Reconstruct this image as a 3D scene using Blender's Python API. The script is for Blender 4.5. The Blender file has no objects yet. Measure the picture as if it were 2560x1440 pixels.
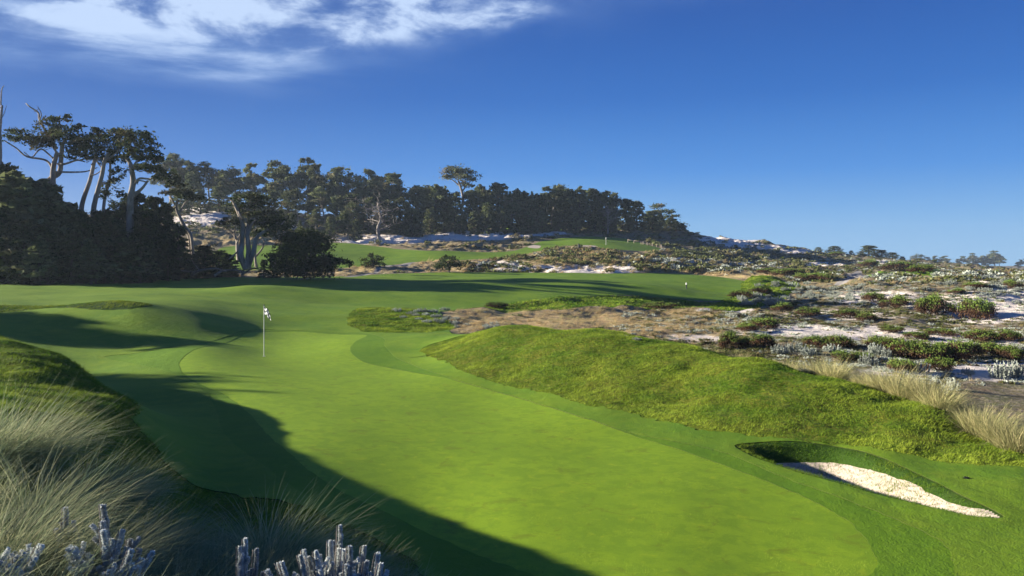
import bpy, math, random
import numpy as np
from mathutils import Vector

# ------------------------------------------------------------------ camera, light, exposure
SC = bpy.context.scene
F = 1991.0                 # focal length in photo pixels (2560 wide)
HOR = 655.0                # photo row of the eye-level horizon
SUN_EL, SUN_AZ = math.radians(13.8), math.radians(-82.0)   # azimuth from +Y, negative = to the left
cam_data = bpy.data.cameras.new('camera')
cam = bpy.data.objects.new('camera', cam_data)
SC.collection.objects.link(cam)
cam.rotation_euler = (math.pi / 2, 0, 0)
cam_data.sensor_width = 36.0
cam_data.lens = 36.0 * F / 2560.0
cam_data.shift_y = -(720.0 - HOR) / 2560.0
cam_data.clip_start = 0.1
cam_data.clip_end = 20000.0
SC.camera = cam
SC.view_settings.view_transform = 'Standard'
SC.view_settings.look = 'None'
SC.view_settings.gamma = 1.0
SC.view_settings.exposure = 1.45
SC.cycles.max_bounces = 5
SC.cycles.diffuse_bounces = 2
SC.cycles.glossy_bounces = 2
SC.cycles.transmission_bounces = 3
SC.cycles.transparent_max_bounces = 8
SC.cycles.volume_bounces = 0

sun_dir = Vector((math.sin(SUN_AZ) * math.cos(SUN_EL), math.cos(SUN_AZ) * math.cos(SUN_EL), math.sin(SUN_EL)))
sl = bpy.data.lights.new('sun', 'SUN')
sl.energy = 5.0
sl.angle = math.radians(0.5)
sl.color = (1.0, 0.90, 0.74)
so = bpy.data.objects.new('sun', sl)
SC.collection.objects.link(so)
so.rotation_euler = sun_dir.to_track_quat('Z', 'Y').to_euler()

W = bpy.data.worlds.new('World')
SC.world = W
W.use_nodes = True
def build_world():
    nt = W.node_tree
    nt.nodes.clear()
    N, L = nt.nodes.new, nt.links.new
    def setin(node, i, v):
        if hasattr(v, 'is_output'):
            L(v, node.inputs[i])
        else:
            node.inputs[i].default_value = v
    def M(op, a, b=0.0, c=0.0, clamp=False):
        n = N('ShaderNodeMath'); n.operation = op; n.use_clamp = clamp
        setin(n, 0, a); setin(n, 1, b); setin(n, 2, c)
        return n.outputs[0]
    def SS(x, lo, hi):
        n = N('ShaderNodeMapRange'); n.interpolation_type = 'SMOOTHSTEP'
        setin(n, 0, x); setin(n, 1, lo); setin(n, 2, hi)
        return n.outputs[0]
    def mixc(f, a, b, mode='MIX'):
        n = N('ShaderNodeMix'); n.data_type = 'RGBA'; n.blend_type = mode
        setin(n, 0, f); setin(n, 6, a); setin(n, 7, b)
        return n.outputs[2]
    sky = N('ShaderNodeTexSky'); sky.sky_type = 'NISHITA'; sky.sun_disc = False
    sky.sun_elevation = SUN_EL; sky.sun_rotation = SUN_AZ
    sky.air_density = 1.0; sky.dust_density = 0.25; sky.ozone_density = 3.0; sky.altitude = 50
    tc = N('ShaderNodeTexCoord')
    sep = N('ShaderNodeSeparateXYZ'); L(tc.outputs['Generated'], sep.inputs[0])
    x, y, z = sep.outputs
    hyp = M('SQRT', M('ADD', M('MULTIPLY', x, x), M('MULTIPLY', y, y)))
    el = M('ARCTAN2', z, hyp)
    az = M('ARCTAN2', x, y)
    # polarised deep blue sky: graded by elevation, duller and more violet to the left
    ramp = N('ShaderNodeValToRGB')
    L(M('MULTIPLY', el, 1.0 / 0.8, clamp=True), ramp.inputs[0])
    cr = ramp.color_ramp
    for i, (p, c) in enumerate(SKY_RAMP):
        e = cr.elements[i] if i < 2 else cr.elements.new(min(1, p / 0.8))
        e.position = min(1, p / 0.8); e.color = tuple(c) + (1,)
    left = SS(az, SKY_AZ[0], SKY_AZ[1])
    tint = mixc(left, SKY_LEFT + (1,), (1, 1, 1, 1))
    grad = mixc(1.0, mixc(1.0, ramp.outputs[0], tint, 'MULTIPLY'), (SKY_GAIN, SKY_GAIN, SKY_GAIN, 1), 'MULTIPLY')
    base = mixc(0.92, sky.outputs[0], grad)
    # clouds: streaky cirrus and a lit bank, laid out by compass direction
    cv = N('ShaderNodeCombineXYZ'); L(az, cv.inputs[0]); L(el, cv.inputs[1])
    def noise(sx, sy, scale, detail, rough, dist, rot=0.0, off=(0, 0, 0)):
        mp = N('ShaderNodeMapping'); L(cv.outputs[0], mp.inputs[0])
        mp.inputs['Scale'].default_value = (sx, sy, 1); mp.inputs['Rotation'].default_value = (0, 0, rot)
        mp.inputs['Location'].default_value = off
        n = N('ShaderNodeTexNoise'); L(mp.outputs[0], n.inputs['Vector'])
        n.inputs['Scale'].default_value = scale; n.inputs['Detail'].default_value = detail
        n.inputs['Roughness'].default_value = rough; n.inputs['Distortion'].default_value = dist
        return n.outputs['Fac']
    n1 = noise(1.0, 2.2, 9.0, 8.0, 0.6, 0.25, 0.25, (3.1, 1.7, 0))
    n2 = noise(1.0, 6.0, 5.0, 7.0, 0.58, 0.25, -0.06, (0.4, 8.3, 0))
    wob = M('MULTIPLY', M('SUBTRACT', noise(1.0, 1.6, 4.0, 3.0, 0.5, 0.0, 0, (9, 2, 0)), 0.5), 0.07)
    def blob(px, py, rx, ry, k, soft=1.0):
        a0, e0 = math.atan((px - 1280) / F), math.atan((HOR - py) / F)
        dx = M('DIVIDE', M('SUBTRACT', az, a0), rx / F)
        dy = M('DIVIDE', M('SUBTRACT', M('ADD', el, wob), e0), ry / F)
        r2 = M('ADD', M('MULTIPLY', dx, dx), M('MULTIPLY', dy, dy))
        return M('MULTIPLY', M('EXPONENT', M('MULTIPLY', r2, -1.0 * soft)), k)
    m1 = None
    for b in CLOUD_PUFF:
        v = blob(*b); m1 = v if m1 is None else M('ADD', m1, v)
    m2 = None
    for b in CLOUD_STREAK:
        v = blob(*b); m2 = v if m2 is None else M('ADD', m2, v)
    c1 = M('MULTIPLY', M('MINIMUM', m1, 1.35), M('MULTIPLY_ADD', SS(n1, 0.30, 0.72), 0.85, 0.15))
    c2 = M('MULTIPLY', M('MINIMUM', m2, 1.2), M('MULTIPLY_ADD', SS(n2, 0.34, 0.72), 0.8, 0.12))
    cl = M('MINIMUM', M('ADD', c1, c2), 1.0, clamp=True)
    thick = SS(M('ADD', c1, M('MULTIPLY', c2, 0.4)), 0.15, 0.95)
    ccol = mixc(thick, CLOUD_COL[0] + (1,), CLOUD_COL[1] + (1,))
    out = mixc(M('MULTIPLY', cl, 0.92), base, ccol)
    bg = N('ShaderNodeBackground'); L(out, bg.inputs[0]); bg.inputs[1].default_value = 0.1
    wo = N('ShaderNodeOutputWorld'); L(bg.outputs[0], wo.inputs[0])
SKY_RAMP = [(0.0, (.25, .52, .86)), (0.8, (.004, .05, .22)), (0.045, (.155, .41, .80)), (0.11, (.042, .245, .72)), (0.2, (.005, .128, .53)), (0.32, (.0, .070, .38))]
SKY_AZ, SKY_LEFT, SKY_GAIN = (-0.7, 0.15), (0.88, 0.68, 0.80), 3.6
CLOUD_COL = ((0.8, 1.35, 2.6), (2.2, 2.8, 3.8))
CLOUD_PUFF = [(60, 40, 420, 75, 0.8), (380, 50, 260, 75, 0.7), (720, 55, 200, 70, 0.9), (930, 55, 220, 58, 0.8),
              (1210, 20, 120, 50, 1.5), (1080, 45, 220, 50, 0.8), (600, -60, 1000, 90, 0.7), (120, 120, 320, 60, 0.6), (560, 105, 300, 45, 0.35)]
CLOUD_STREAK = [(120, 160, 460, 62, 1.2), (430, 185, 360, 34, 1.0), (480, 205, 150, 10, 0.7), (120, 245, 420, 18, 0.2), (640, 150, 260, 30, 0.3)]
build_world()

# ------------------------------------------------------------------ mesh helpers
COL = SC.collection
rng = np.random.default_rng(7)
random.seed(7)

class MB:
    """collects vertex blocks and tri / quad index blocks; build() links them as ONE mesh object"""
    def __init__(self):
        self.v, self.t, self.q, self.n = [], [], [], 0
        self.a = []
    def add(self, verts, tris=None, quads=None, attr=None):
        verts = np.asarray(verts, dtype=np.float32).reshape(-1, 3)
        if tris is not None and len(tris): self.t.append(np.asarray(tris, dtype=np.int32).reshape(-1, 3) + self.n)
        if quads is not None and len(quads): self.q.append(np.asarray(quads, dtype=np.int32).reshape(-1, 4) + self.n)
        self.v.append(verts)
        self.a.append(np.zeros(len(verts), np.float32) if attr is None else np.broadcast_to(np.asarray(attr, np.float32), (len(verts),)))
        self.n += len(verts)
    def mesh(self, name, mat, smooth=False):
        me = bpy.data.meshes.new(name)
        v = np.concatenate(self.v) if self.v else np.zeros((0, 3), np.float32)
        t = np.concatenate(self.t) if self.t else np.zeros((0, 3), np.int32)
        q = np.concatenate(self.q) if self.q else np.zeros((0, 4), np.int32)
        me.vertices.add(len(v)); me.vertices.foreach_set('co', v.ravel())
        loops = np.concatenate([t.ravel(), q.ravel()])
        me.loops.add(len(loops)); me.loops.foreach_set('vertex_index', loops)
        me.polygons.add(len(t) + len(q))
        st = np.concatenate([np.arange(len(t)) * 3, len(t) * 3 + np.arange(len(q)) * 4]).astype(np.int32)
        me.polygons.foreach_set('loop_start', st)
        if smooth: me.polygons.foreach_set('use_smooth', np.ones(len(t) + len(q), bool))
        at = me.attributes.new('tone', 'FLOAT', 'POINT')
        at.data.foreach_set('value', np.concatenate(self.a).astype(np.float32) if self.a else np.zeros(0, np.float32))
        me.update(calc_edges=True)
        for m in (mat if isinstance(mat, (list, tuple)) else [mat]): me.materials.append(m)
        return me
    def build(self, name, mat, parent=None, smooth=False):
        o = bpy.data.objects.new(name, self.mesh(name, mat, smooth))
        COL.objects.link(o)
        if parent is not None: o.parent = parent
        return o

def tag(o, label=None, cat=None, group=None, kind=None):
    if label: o['label'] = label
    if cat: o['category'] = cat
    if group: o['group'] = group
    if kind: o['kind'] = kind
    return o

def empty(name, loc, rz=0.0, s=1.0):
    o = bpy.data.objects.new(name, None)
    COL.objects.link(o)
    o.location = loc; o.rotation_euler = (0, 0, rz)
    o.scale = (s, s, s) if not isinstance(s, tuple) else s
    return o

def link_mesh(name, me, parent=None):
    o = bpy.data.objects.new(name, me); COL.objects.link(o)
    if parent is not None: o.parent = parent
    return o

def kids(o): return [c for c in COL.objects if c.parent == o]

def tube(mb, pts, rad, sides=6, attr=None):
    """tapered tube along a polyline"""
    pts = np.asarray(pts, float); n = len(pts)
    rad = np.broadcast_to(np.asarray(rad, float), (n,))
    tan = np.gradient(pts, axis=0); tan /= np.linalg.norm(tan, axis=1)[:, None] + 1e-9
    ref = np.array([0.31, 0.95, 0.1])
    a = np.cross(tan, ref); a /= np.linalg.norm(a, axis=1)[:, None] + 1e-9
    b = np.cross(tan, a)
    th = np.linspace(0, 2 * np.pi, sides, endpoint=False)
    ring = pts[:, None, :] + rad[:, None, None] * (a[:, None, :] * np.cos(th)[None, :, None] + b[:, None, :] * np.sin(th)[None, :, None])
    i = np.arange(n - 1)[:, None] * sides; j = np.arange(sides)[None, :]; j2 = (j + 1) % sides
    q = np.stack([i + j, i + j2, i + sides + j2, i + sides + j], -1).reshape(-1, 4)
    cap = [[(n - 1) * sides + k for k in (0, s, s + 1)] for s in range(1, sides - 1)]
    mb.add(ring.reshape(-1, 3), tris=cap, quads=q, attr=attr)

def spline(pts, n=8):
    """Catmull-Rom through pts, n samples per span"""
    p = np.asarray(pts, float)
    p = np.vstack([2 * p[0] - p[1], p, 2 * p[-1] - p[-2]])
    out = []
    for i in range(1, len(p) - 2):
        t = np.linspace(0, 1, n, endpoint=False)[:, None]
        out.append(0.5 * (2 * p[i] + (p[i + 1] - p[i - 1]) * t + (2 * p[i - 1] - 5 * p[i] + 4 * p[i + 1] - p[i + 2]) * t ** 2
                          + (3 * p[i] - p[i - 1] - 3 * p[i + 1] + p[i + 2]) * t ** 3))
    out.append(p[-2][None])
    return np.vstack(out)

# ------------------------------------------------------------------ materials
def material(name, build, rough=0.9, spec=0.15):
    m = bpy.data.materials.new(name); m.use_nodes = True
    nt = m.node_tree; nt.nodes.clear()
    out = nt.nodes.new('ShaderNodeOutputMaterial')
    bs = nt.nodes.new('ShaderNodeBsdfPrincipled')
    bs.inputs['Roughness'].default_value = rough
    bs.inputs['Specular IOR Level'].default_value = spec
    nt.links.new(bs.outputs[0], out.inputs[0])
    build(NT(nt, bs))
    return m

class NT:
    def __init__(s, nt, bs): s.nt, s.bs = nt, bs
    def N(s, t): return s.nt.nodes.new(t)
    def L(s, a, b): s.nt.links.new(a, b)
    def pos(s):
        return s.N('ShaderNodeNewGeometry').outputs['Position']
    def obj(s): return s.N('ShaderNodeTexCoord').outputs['Object']
    def noise(s, vec, scale, detail=4, rough=0.55, dist=0.0, stretch=None):
        if stretch:
            mp = s.N('ShaderNodeMapping'); s.L(vec, mp.inputs[0]); mp.inputs['Scale'].default_value = stretch[:3]
            if len(stretch) > 3: mp.inputs['Rotation'].default_value = (0, 0, stretch[3])
            vec = mp.outputs[0]
        n = s.N('ShaderNodeTexNoise'); s.L(vec, n.inputs['Vector'])
        n.inputs['Scale'].default_value = scale; n.inputs['Detail'].default_value = detail
        n.inputs['Roughness'].default_value = rough; n.inputs['Distortion'].default_value = dist
        return n.outputs['Fac']
    def ss(s, x, lo, hi):
        n = s.N('ShaderNodeMapRange'); n.interpolation_type = 'SMOOTHSTEP'
        s.L(x, n.inputs[0]); n.inputs[1].default_value = lo; n.inputs[2].default_value = hi
        return n.outputs[0]
    def mix(s, f, a, b, mode='MIX'):
        n = s.N('ShaderNodeMix'); n.data_type = 'RGBA'; n.blend_type = mode
        for i, v in ((0, f), (6, a), (7, b)):
            if hasattr(v, 'is_output'): s.L(v, n.inputs[i])
            else: n.inputs[i].default_value = v if i == 0 else tuple(v) + (1,)
        return n.outputs[2]
    def math(s, op, a, b=0.0):
        n = s.N('ShaderNodeMath'); n.operation = op
        for i, v in ((0, a), (1, b)):
            if hasattr(v, 'is_output'): s.L(v, n.inputs[i])
            else: n.inputs[i].default_value = v
        return n.outputs[0]
    def attr(s, name):
        n = s.N('ShaderNodeAttribute'); n.attribute_name = name; return n.outputs['Fac']
    def rand(s): return s.N('ShaderNodeObjectInfo').outputs['Random']
    def color(s, c):
        if hasattr(c, 'is_output'): s.L(c, s.bs.inputs['Base Color'])
        else: s.bs.inputs['Base Color'].default_value = tuple(c) + (1,)
    def bump(s, h, strength=0.5, dist=0.05):
        n = s.N('ShaderNodeBump'); s.L(h, n.inputs['Height'])
        n.inputs['Strength'].default_value = strength; n.inputs['Distance'].default_value = dist
        s.L(n.outputs[0], s.bs.inputs['Normal'])

def m_green(n):
    p = n.pos()
    a = n.ss(n.noise(p, 0.5, 4, 0.6, 0.3), 0.38, 0.64)
    b = n.ss(n.noise(p, 3.2, 6, 0.68, 0.4), 0.44, 0.60)
    e = n.ss(n.noise(p, 1.7, 6, 0.7, 0.6), 0.55, 0.68)
    f = n.noise(p, 45.0, 3, 0.7)
    c = n.mix(a, G_GREEN[0], n.mix(0.5, G_GREEN[0], G_GREEN[1]))
    c = n.mix(n.math('MULTIPLY', b, 0.75), c, G_GREEN[1])
    c = n.mix(n.math('MULTIPLY', n.ss(n.noise(p, 4.3, 5, 0.7, 0.5), 0.56, 0.68), 0.7), c, G_GREEN[3])
    c = n.mix(n.math('MULTIPLY', e, 0.6), c, G_GREEN[2])
    wv = n.N('ShaderNodeTexWave'); wv.wave_type = 'BANDS'; wv.bands_direction = 'X'
    mp = n.N('ShaderNodeMapping'); n.L(p, mp.inputs[0]); mp.inputs['Rotation'].default_value = (0, 0, math.radians(-38))
    n.L(mp.outputs[0], wv.inputs[0]); wv.inputs['Scale'].default_value = 0.42; wv.inputs['Distortion'].default_value = 0.6
    c = n.mix(n.math('MULTIPLY', n.ss(wv.outputs['Fac'], 0.35, 0.65), 0.16), c, G_GREEN[1])
    c = n.mix(n.math('MULTIPLY', f, 0.55), c, (0.07, 0.15, 0.010))
    n.color(c)
    n.bump(n.noise(p, 70.0, 2, 0.7), 0.5, 0.01)
G_GREEN = [(0.29, 0.44, 0.014), (0.20, 0.34, 0.012), (0.17, 0.20, 0.012), (0.38, 0.48, 0.016)]

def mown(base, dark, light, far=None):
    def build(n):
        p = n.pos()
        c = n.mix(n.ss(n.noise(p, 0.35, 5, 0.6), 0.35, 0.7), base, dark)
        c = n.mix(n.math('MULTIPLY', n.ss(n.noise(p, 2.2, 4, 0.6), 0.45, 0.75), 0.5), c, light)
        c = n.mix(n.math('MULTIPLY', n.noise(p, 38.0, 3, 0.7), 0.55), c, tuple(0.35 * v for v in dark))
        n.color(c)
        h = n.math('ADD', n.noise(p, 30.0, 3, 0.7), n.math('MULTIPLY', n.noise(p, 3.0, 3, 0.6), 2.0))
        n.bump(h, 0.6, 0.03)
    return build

def m_rough(n):
    p = n.pos()
    c = n.mix(n.ss(n.noise(p, 0.9, 6, 0.65), 0.35, 0.65), (0.13, 0.22, 0.012), (0.20, 0.21, 0.022))
    c = n.mix(n.ss(n.noise(p, 9.0, 4, 0.7), 0.4, 0.75), c, (0.03, 0.05, 0.008))
    n.color(c)
    n.bump(n.noise(p, 8.0, 5, 0.7), 1.0, 0.12)

def m_dune(n):
    p = n.pos()
    bare = n.attr('bare'); tan = n.attr('tan')
    s = n.mix(n.noise(p, 0.5, 5, 0.6), (0.88, 0.81, 0.74), (0.68, 0.60, 0.53))
    s = n.mix(n.math('MULTIPLY', n.ss(n.noise(p, 6.0, 4, 0.7), 0.5, 0.8), 0.45), s, (0.30, 0.24, 0.19))
    v = n.mix(n.ss(n.noise(p, 0.4, 6, 0.65), 0.35, 0.65), (0.21, 0.155, 0.09), (0.13, 0.14, 0.06))
    v = n.mix(n.ss(n.noise(p, 3.5, 5, 0.7), 0.42, 0.7), v, (0.33, 0.28, 0.22))
    t = n.mix(n.ss(n.noise(p, 1.4, 5, 0.7), 0.35, 0.7), (0.52, 0.36, 0.19), (0.38, 0.34, 0.14))
    v = n.mix(tan, v, t)
    f = n.math('ADD', n.math('ADD', n.math('MULTIPLY', n.noise(p, 0.28, 7, 0.70, 0.4), 1.0), n.math('MULTIPLY', n.noise(p, 2.2, 6, 0.72, 0.3), 0.42)), n.math('SUBTRACT', n.math('MULTIPLY', bare, 1.0), 0.74))
    c = n.mix(n.ss(f, 0.30, 0.50), v, s)
    n.color(c)
    h = n.math('ADD', n.noise(p, 1.6, 6, 0.7), n.math('MULTIPLY', n.noise(p, 12.0, 4, 0.7), 0.25))
    n.bump(h, 0.9, 0.25)

def m_sand(n):
    p = n.pos()
    c = n.mix(n.noise(p, 3.0, 5, 0.6), (0.56, 0.48, 0.40), (0.47, 0.40, 0.34))
    c = n.mix(n.math('MULTIPLY', n.ss(n.noise(p, 60.0, 3, 0.8), 0.5, 0.8), 0.4), c, (0.30, 0.24, 0.19))
    n.color(c)
    w = n.N('ShaderNodeTexWave'); w.wave_type = 'BANDS'; w.bands_direction = 'X'
    mp = n.N('ShaderNodeMapping'); n.L(p, mp.inputs[0]); mp.inputs['Rotation'].default_value = (0, 0, math.radians(-35))
    n.L(mp.outputs[0], w.inputs[0]); w.inputs['Scale'].default_value = 2.4; w.inputs['Distortion'].default_value = 2.5
    w.inputs['Detail'].default_value = 3; w.inputs['Detail Scale'].default_value = 1.5
    n.bump(n.math('ADD', w.outputs['Fac'], n.math('MULTIPLY', n.noise(p, 30, 3, 0.7), 0.4)), 0.5, 0.018)

def m_path(n):
    p = n.pos()
    n.color(n.mix(n.noise(p, 1.5, 5, 0.65), (0.30, 0.285, 0.275), (0.22, 0.21, 0.20)))
    n.bump(n.noise(p, 30, 3, 0.7), 0.3, 0.02)

def leaf_mat(name, dark, light, third=None, sc=0.6, trans=0.0, rough=0.8, spec=0.15):
    """foliage: tone attribute (per leaf) and slow object-space noise vary the leaf's own colour"""
    def build(n):
        t = n.attr('tone')
        c = n.mix(t, dark, light)
        if third is not None:
            c = n.mix(n.ss(n.noise(n.obj(), sc, 3, 0.6), 0.45, 0.68), c, third)
        v = n.N('ShaderNodeHueSaturation')
        n.L(c, v.inputs['Color'])
        n.L(n.math('ADD', n.math('MULTIPLY', n.rand(), 0.5), 0.75), v.inputs['Value'])
        n.color(v.outputs[0])
        if trans > 0:
            out = [x for x in n.nt.nodes if x.type == 'OUTPUT_MATERIAL'][0]
            tr = n.N('ShaderNodeBsdfTranslucent'); n.L(v.outputs[0], tr.inputs[0])
            ad = n.N('ShaderNodeMixShader'); ad.inputs[0].default_value = trans
            n.L(n.bs.outputs[0], ad.inputs[1]); n.L(tr.outputs[0], ad.inputs[2])
            n.L(ad.outputs[0], out.inputs[0])
    return material(name, build, rough, spec)

def m_bark(light, dark):
    def build(n):
        p = n.obj()
        c = n.mix(n.ss(n.noise(p, 1.2, 6, 0.7, 0.5, (1, 1, 0.25)), 0.35, 0.65), light, dark)
        n.color(c); n.bump(n.noise(p, 6.0, 5, 0.7, 0.3, (1, 1, 0.2)), 0.8, 0.06)
    return build

MAT = {
    'green': material('putting_green_turf', m_green, 0.75, 0.2),
    'collar': material('collar_turf', mown((0.15, 0.29, 0.008), (0.11, 0.24, 0.008), (0.19, 0.32, 0.012)), 0.8, 0.2),
    'fairway': material('fairway_turf', mown((0.20, 0.33, 0.014), (0.12, 0.25, 0.012), (0.27, 0.37, 0.02)), 0.8, 0.2),
    'rough': material('rough_turf', m_rough),
    'bank': material('bank_turf', mown((0.05, 0.11, 0.012), (0.035, 0.08, 0.012), (0.08, 0.13, 0.02)), 0.85, 0.15),  # long dark turf; its dark colour also paints in the bunker bank's shade
    'dune': material('dune_ground', m_dune),
    'thatch': material('cut_turf_thatch', lambda n: n.color(n.mix(n.noise(n.pos(), 30, 3), (.03, .05, .01), (.06, .07, .02)))),
    'sand': material('bunker_sand', m_sand),
    'path': material('path_paving', m_path),
}
# ------------------------------------------------------------------ terrain: one height field, from sightings (photo column, photo row or height, distance)
COLS = {
 -500: [(2,'z',-1.7),(6,'z',-1.8),(10,'z',-2.3),(14,'z',-2.5),(20,'z',-2.7),(28,'z',-2.8),(34,'z',-2.2),(45,'z',-2.2),(70,'z',-2.2),(100,'z',-1.5),(150,'z',1),(230,'z',12),(300,'z',16),(500,'z',5)],
 0: [(2,'z',-1.7),(4.5,'z',-1.95),(7,'z',-1.9),(10,1020),(17.5,920),(25,848),(27.5,'z',-3.0),(30,'z',-3.35),(36,830),(42,785),(44,765),(55,745),(68,728),(80,712),(95,697),(110,'z',-1),(150,'z',2),(230,'z',14),(300,'z',17),(500,'z',5)],
 160: [(2,'z',-1.7),(4.5,'z',-2.0),(7,'z',-2.2),(10,1085),(16.5,968),(21.6,895),(23.5,'z',-3.2),(26,'z',-3.75),(28,'z',-3.9),(33,885),(37,830),(42,787),(46,768),(55,748),(68,731),(80,713),(95,698),(110,'z',-1),(150,'z',2),(230,'z',13),(300,'z',17),(500,'z',6)],
 330: [(2,'z',-1.9),(5,'z',-2.35),(7.5,'z',-2.6),(10,1140),(15.2,1045),(18,1000),(19.6,'z',-3.5),(21.3,'z',-3.87),(23,985),(28,930),(33,885),(37,835),(41,780),(44,765),(55,748),(68,731),(80,713),(95,697),(110,'z',-1.2),(150,'z',2),(230,'z',13),(300,'z',17),(500,'z',6)],
 500: [(2,'z',-1.9),(5,'z',-2.5),(7.5,'z',-2.95),(10,1340),(12.8,1225),(16,1120),(20,1035),(26,945),(31,895),(34,866),(37,840),(40,812),(42,800),(46,780),(55,752),(68,733),(80,715),(95,698),(110,'z',-1.3),(130,650),(150,625),(170,595),(200,540),(215,525),(250,'z',18),(300,'z',18),(500,'z',8)],
 660: [(2,'z',-1.9),(5,'z',-2.6),(7.5,1400),(9.5,1310),(12,1255),(15,1150),(20,1035),(26,950),(34,892),(40,850),(45,825),(47,812),(51,790),(57,765),(68,738),(80,715),(95,697),(110,685),(130,655),(150,630),(165,612),(190,570),(220,540),(260,'z',17),(300,'z',18),(500,'z',8)],
 860: [(2,'z',-1.8),(5,'z',-2.6),(8,1430),(10.5,1330),(13,1240),(18,1080),(24,980),(34,890),(40,852),(45,833),(48,815),(53,790),(60,768),(70,742),(78,722),(85,708),(100,693),(115,684),(130,660),(150,640),(170,613),(190,596),(220,575),(250,550),(300,'z',16),(500,'z',8)],
 1060: [(2,'z',-1.9),(5,'z',-3),(10,1430),(13,1265),(18,1090),(25,970),(32,900),(35,875),(41,835),(46,832),(52,800),(57,775),(60,'z',-3.7),(66,765),(75,735),(82,718),(87,708),(100,695),(118,682),(130,668),(150,645),(170,620),(185,605),(205,590),(230,570),(270,'z',13),(300,'z',14),(500,'z',8)],
 1280: [(2,'z',-1.9),(5,'z',-3),(10,1440),(13,1258),(18,1092),(23,998),(26,948),(29.5,880),(32,840),(34.5,815),(37,'z',-3.0),(41,'z',-3.9),(44,'z',-4.1),(51,814),(60,788),(67,772),(72,755),(78,735),(84,714),(88,708),(100,696),(120,684),(127,672),(140,655),(155,640),(170,625),(190,608),(205,597),(225,583),(245,572),(270,'z',12.5),(300,'z',13),(500,'z',6)],
 1500: [(2,'z',-1.9),(5,'z',-3),(10,'z',-3.95),(13,1258),(17,1118),(20.5,1030),(23,980),(25.5,920),(28,860),(31,824),(34,'z',-3.2),(38,'z',-4.2),(46,'z',-4.4),(54,815),(62,793),(70,772),(75,755),(80,740),(85,722),(90,710),(103,700),(122,684),(128,675),(140,660),(150,645),(160,632),(172,618),(180,615),(205,600),(225,592),(245,575),(265,560),(300,'z',13),(500,'z',4)],
 1700: [(2,'z',-1.9),(5,'z',-3),(10,'z',-3.95),(13,1258),(16,1145),(19,1060),(21.5,1005),(23.5,945),(26,890),(28,858),(31,'z',-3.4),(36,'z',-4.4),(46,'z',-4.6),(55,820),(63,800),(72,780),(80,762),(84,748),(89,733),(96,722),(104,711),(115,697),(128,684),(136,674),(150,662),(165,648),(180,637),(195,630),(205,620),(225,605),(245,590),(262,580),(290,'z',9),(330,'z',7),(500,'z',0)],
 1900: [(2,'z',-1.9),(5,'z',-3),(10,'z',-4),(12.5,1290),(15,1180),(17.5,1100),(20,1010),(22,950),(24,905),(24.8,897),(27,'z',-3.5),(31,'z',-4.3),(40,'z',-4.7),(48,850),(57,815),(66,790),(76,770),(88,747),(97,730),(106,715),(118,703),(130,692),(145,682),(165,668),(190,655),(215,641),(240,630),(270,615),(300,602),(340,'z',5.5),(420,'z',0),(500,'z',-3)],
 2100: [(2,'z',-1.9),(5,'z',-3),(10,'z',-4),(12.5,1290),(14.5,1197),(17,1118),(18.5,1060),(20,1000),(21.5,953),(24,'z',-3.7),(28,'z',-4.4),(36,'z',-4.8),(45,862),(54,825),(64,795),(75,768),(88,742),(100,722),(115,706),(130,695),(150,685),(180,673),(220,660),(260,650),(300,642),(345,636),(400,'z',1),(500,'z',-5)],
 2330: [(2,'z',-1.9),(5,'z',-3),(10,'z',-4),(12.5,1290),(14.5,1197),(16.5,1130),(17.5,1090),(18.5,1045),(19.5,1015),(22,'z',-4),(26,'z',-4.6),(34,'z',-5),(42,885),(52,840),(62,805),(72,770),(84,740),(95,715),(105,698),(130,686),(150,'z',-3),(200,'z',-2.5),(300,656),(350,'z',-2),(500,668)],
 2560: [(2,'z',-1.9),(5,'z',-3),(10,'z',-4),(12.5,1290),(14.5,1190),(16,1150),(17,1125),(20,'z',-4.5),(25,'z',-5),(33,'z',-5.1),(42,890),(50,845),(60,810),(70,775),(82,740),(95,705),(105,690),(110,686),(130,'z',-2.6),(200,'z',-4),(350,'z',-4),(500,675)],
 3000: [(2,'z',-1.9),(5,'z',-3),(10,'z',-4),(15,'z',-4),(20,'z',-4.6),(30,'z',-5),(45,'z',-5),(60,'z',-4.7),(80,'z',-3.6),(105,'z',-1.9),(130,'z',-2.6),(200,'z',-4),(350,'z',-4),(500,'z',-5)],
}
COLS[-6000] = COLS[-2600] = COLS[-500]; COLS[5200] = COLS[8000] = COLS[3000]
CU, CV, CZ = [], [], []
for px, lst in COLS.items():
    u = (px - 1280) / F
    for e in lst:
        d = e[0]; z = e[2] if e[1] == 'z' else -(e[1] - HOR) / F * d
        CU.append(u); CV.append(math.log(d)); CZ.append(z)
    for d, z in ((800, -8), (2500, -14), (6000, -30)):
        CU.append(u); CV.append(math.log(d)); CZ.append(z)
CU, CV, CZ = map(np.array, (CU, CV, CZ))
KU = 2.2
def tps_fit(u, v, z, lam=0.0008):
    P = np.stack([u * KU, v], 1); n = len(P)
    r2 = ((P[:, None] - P[None]) ** 2).sum(-1)
    K = 0.5 * r2 * np.log(r2 + 1e-12) + lam * np.eye(n)
    Q = np.hstack([np.ones((n, 1)), P])
    A = np.block([[K, Q], [Q.T, np.zeros((3, 3))]])
    w = np.linalg.solve(A, np.concatenate([z, np.zeros(3)]))
    return P, w
TP, TW = tps_fit(CU, CV, CZ)
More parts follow.
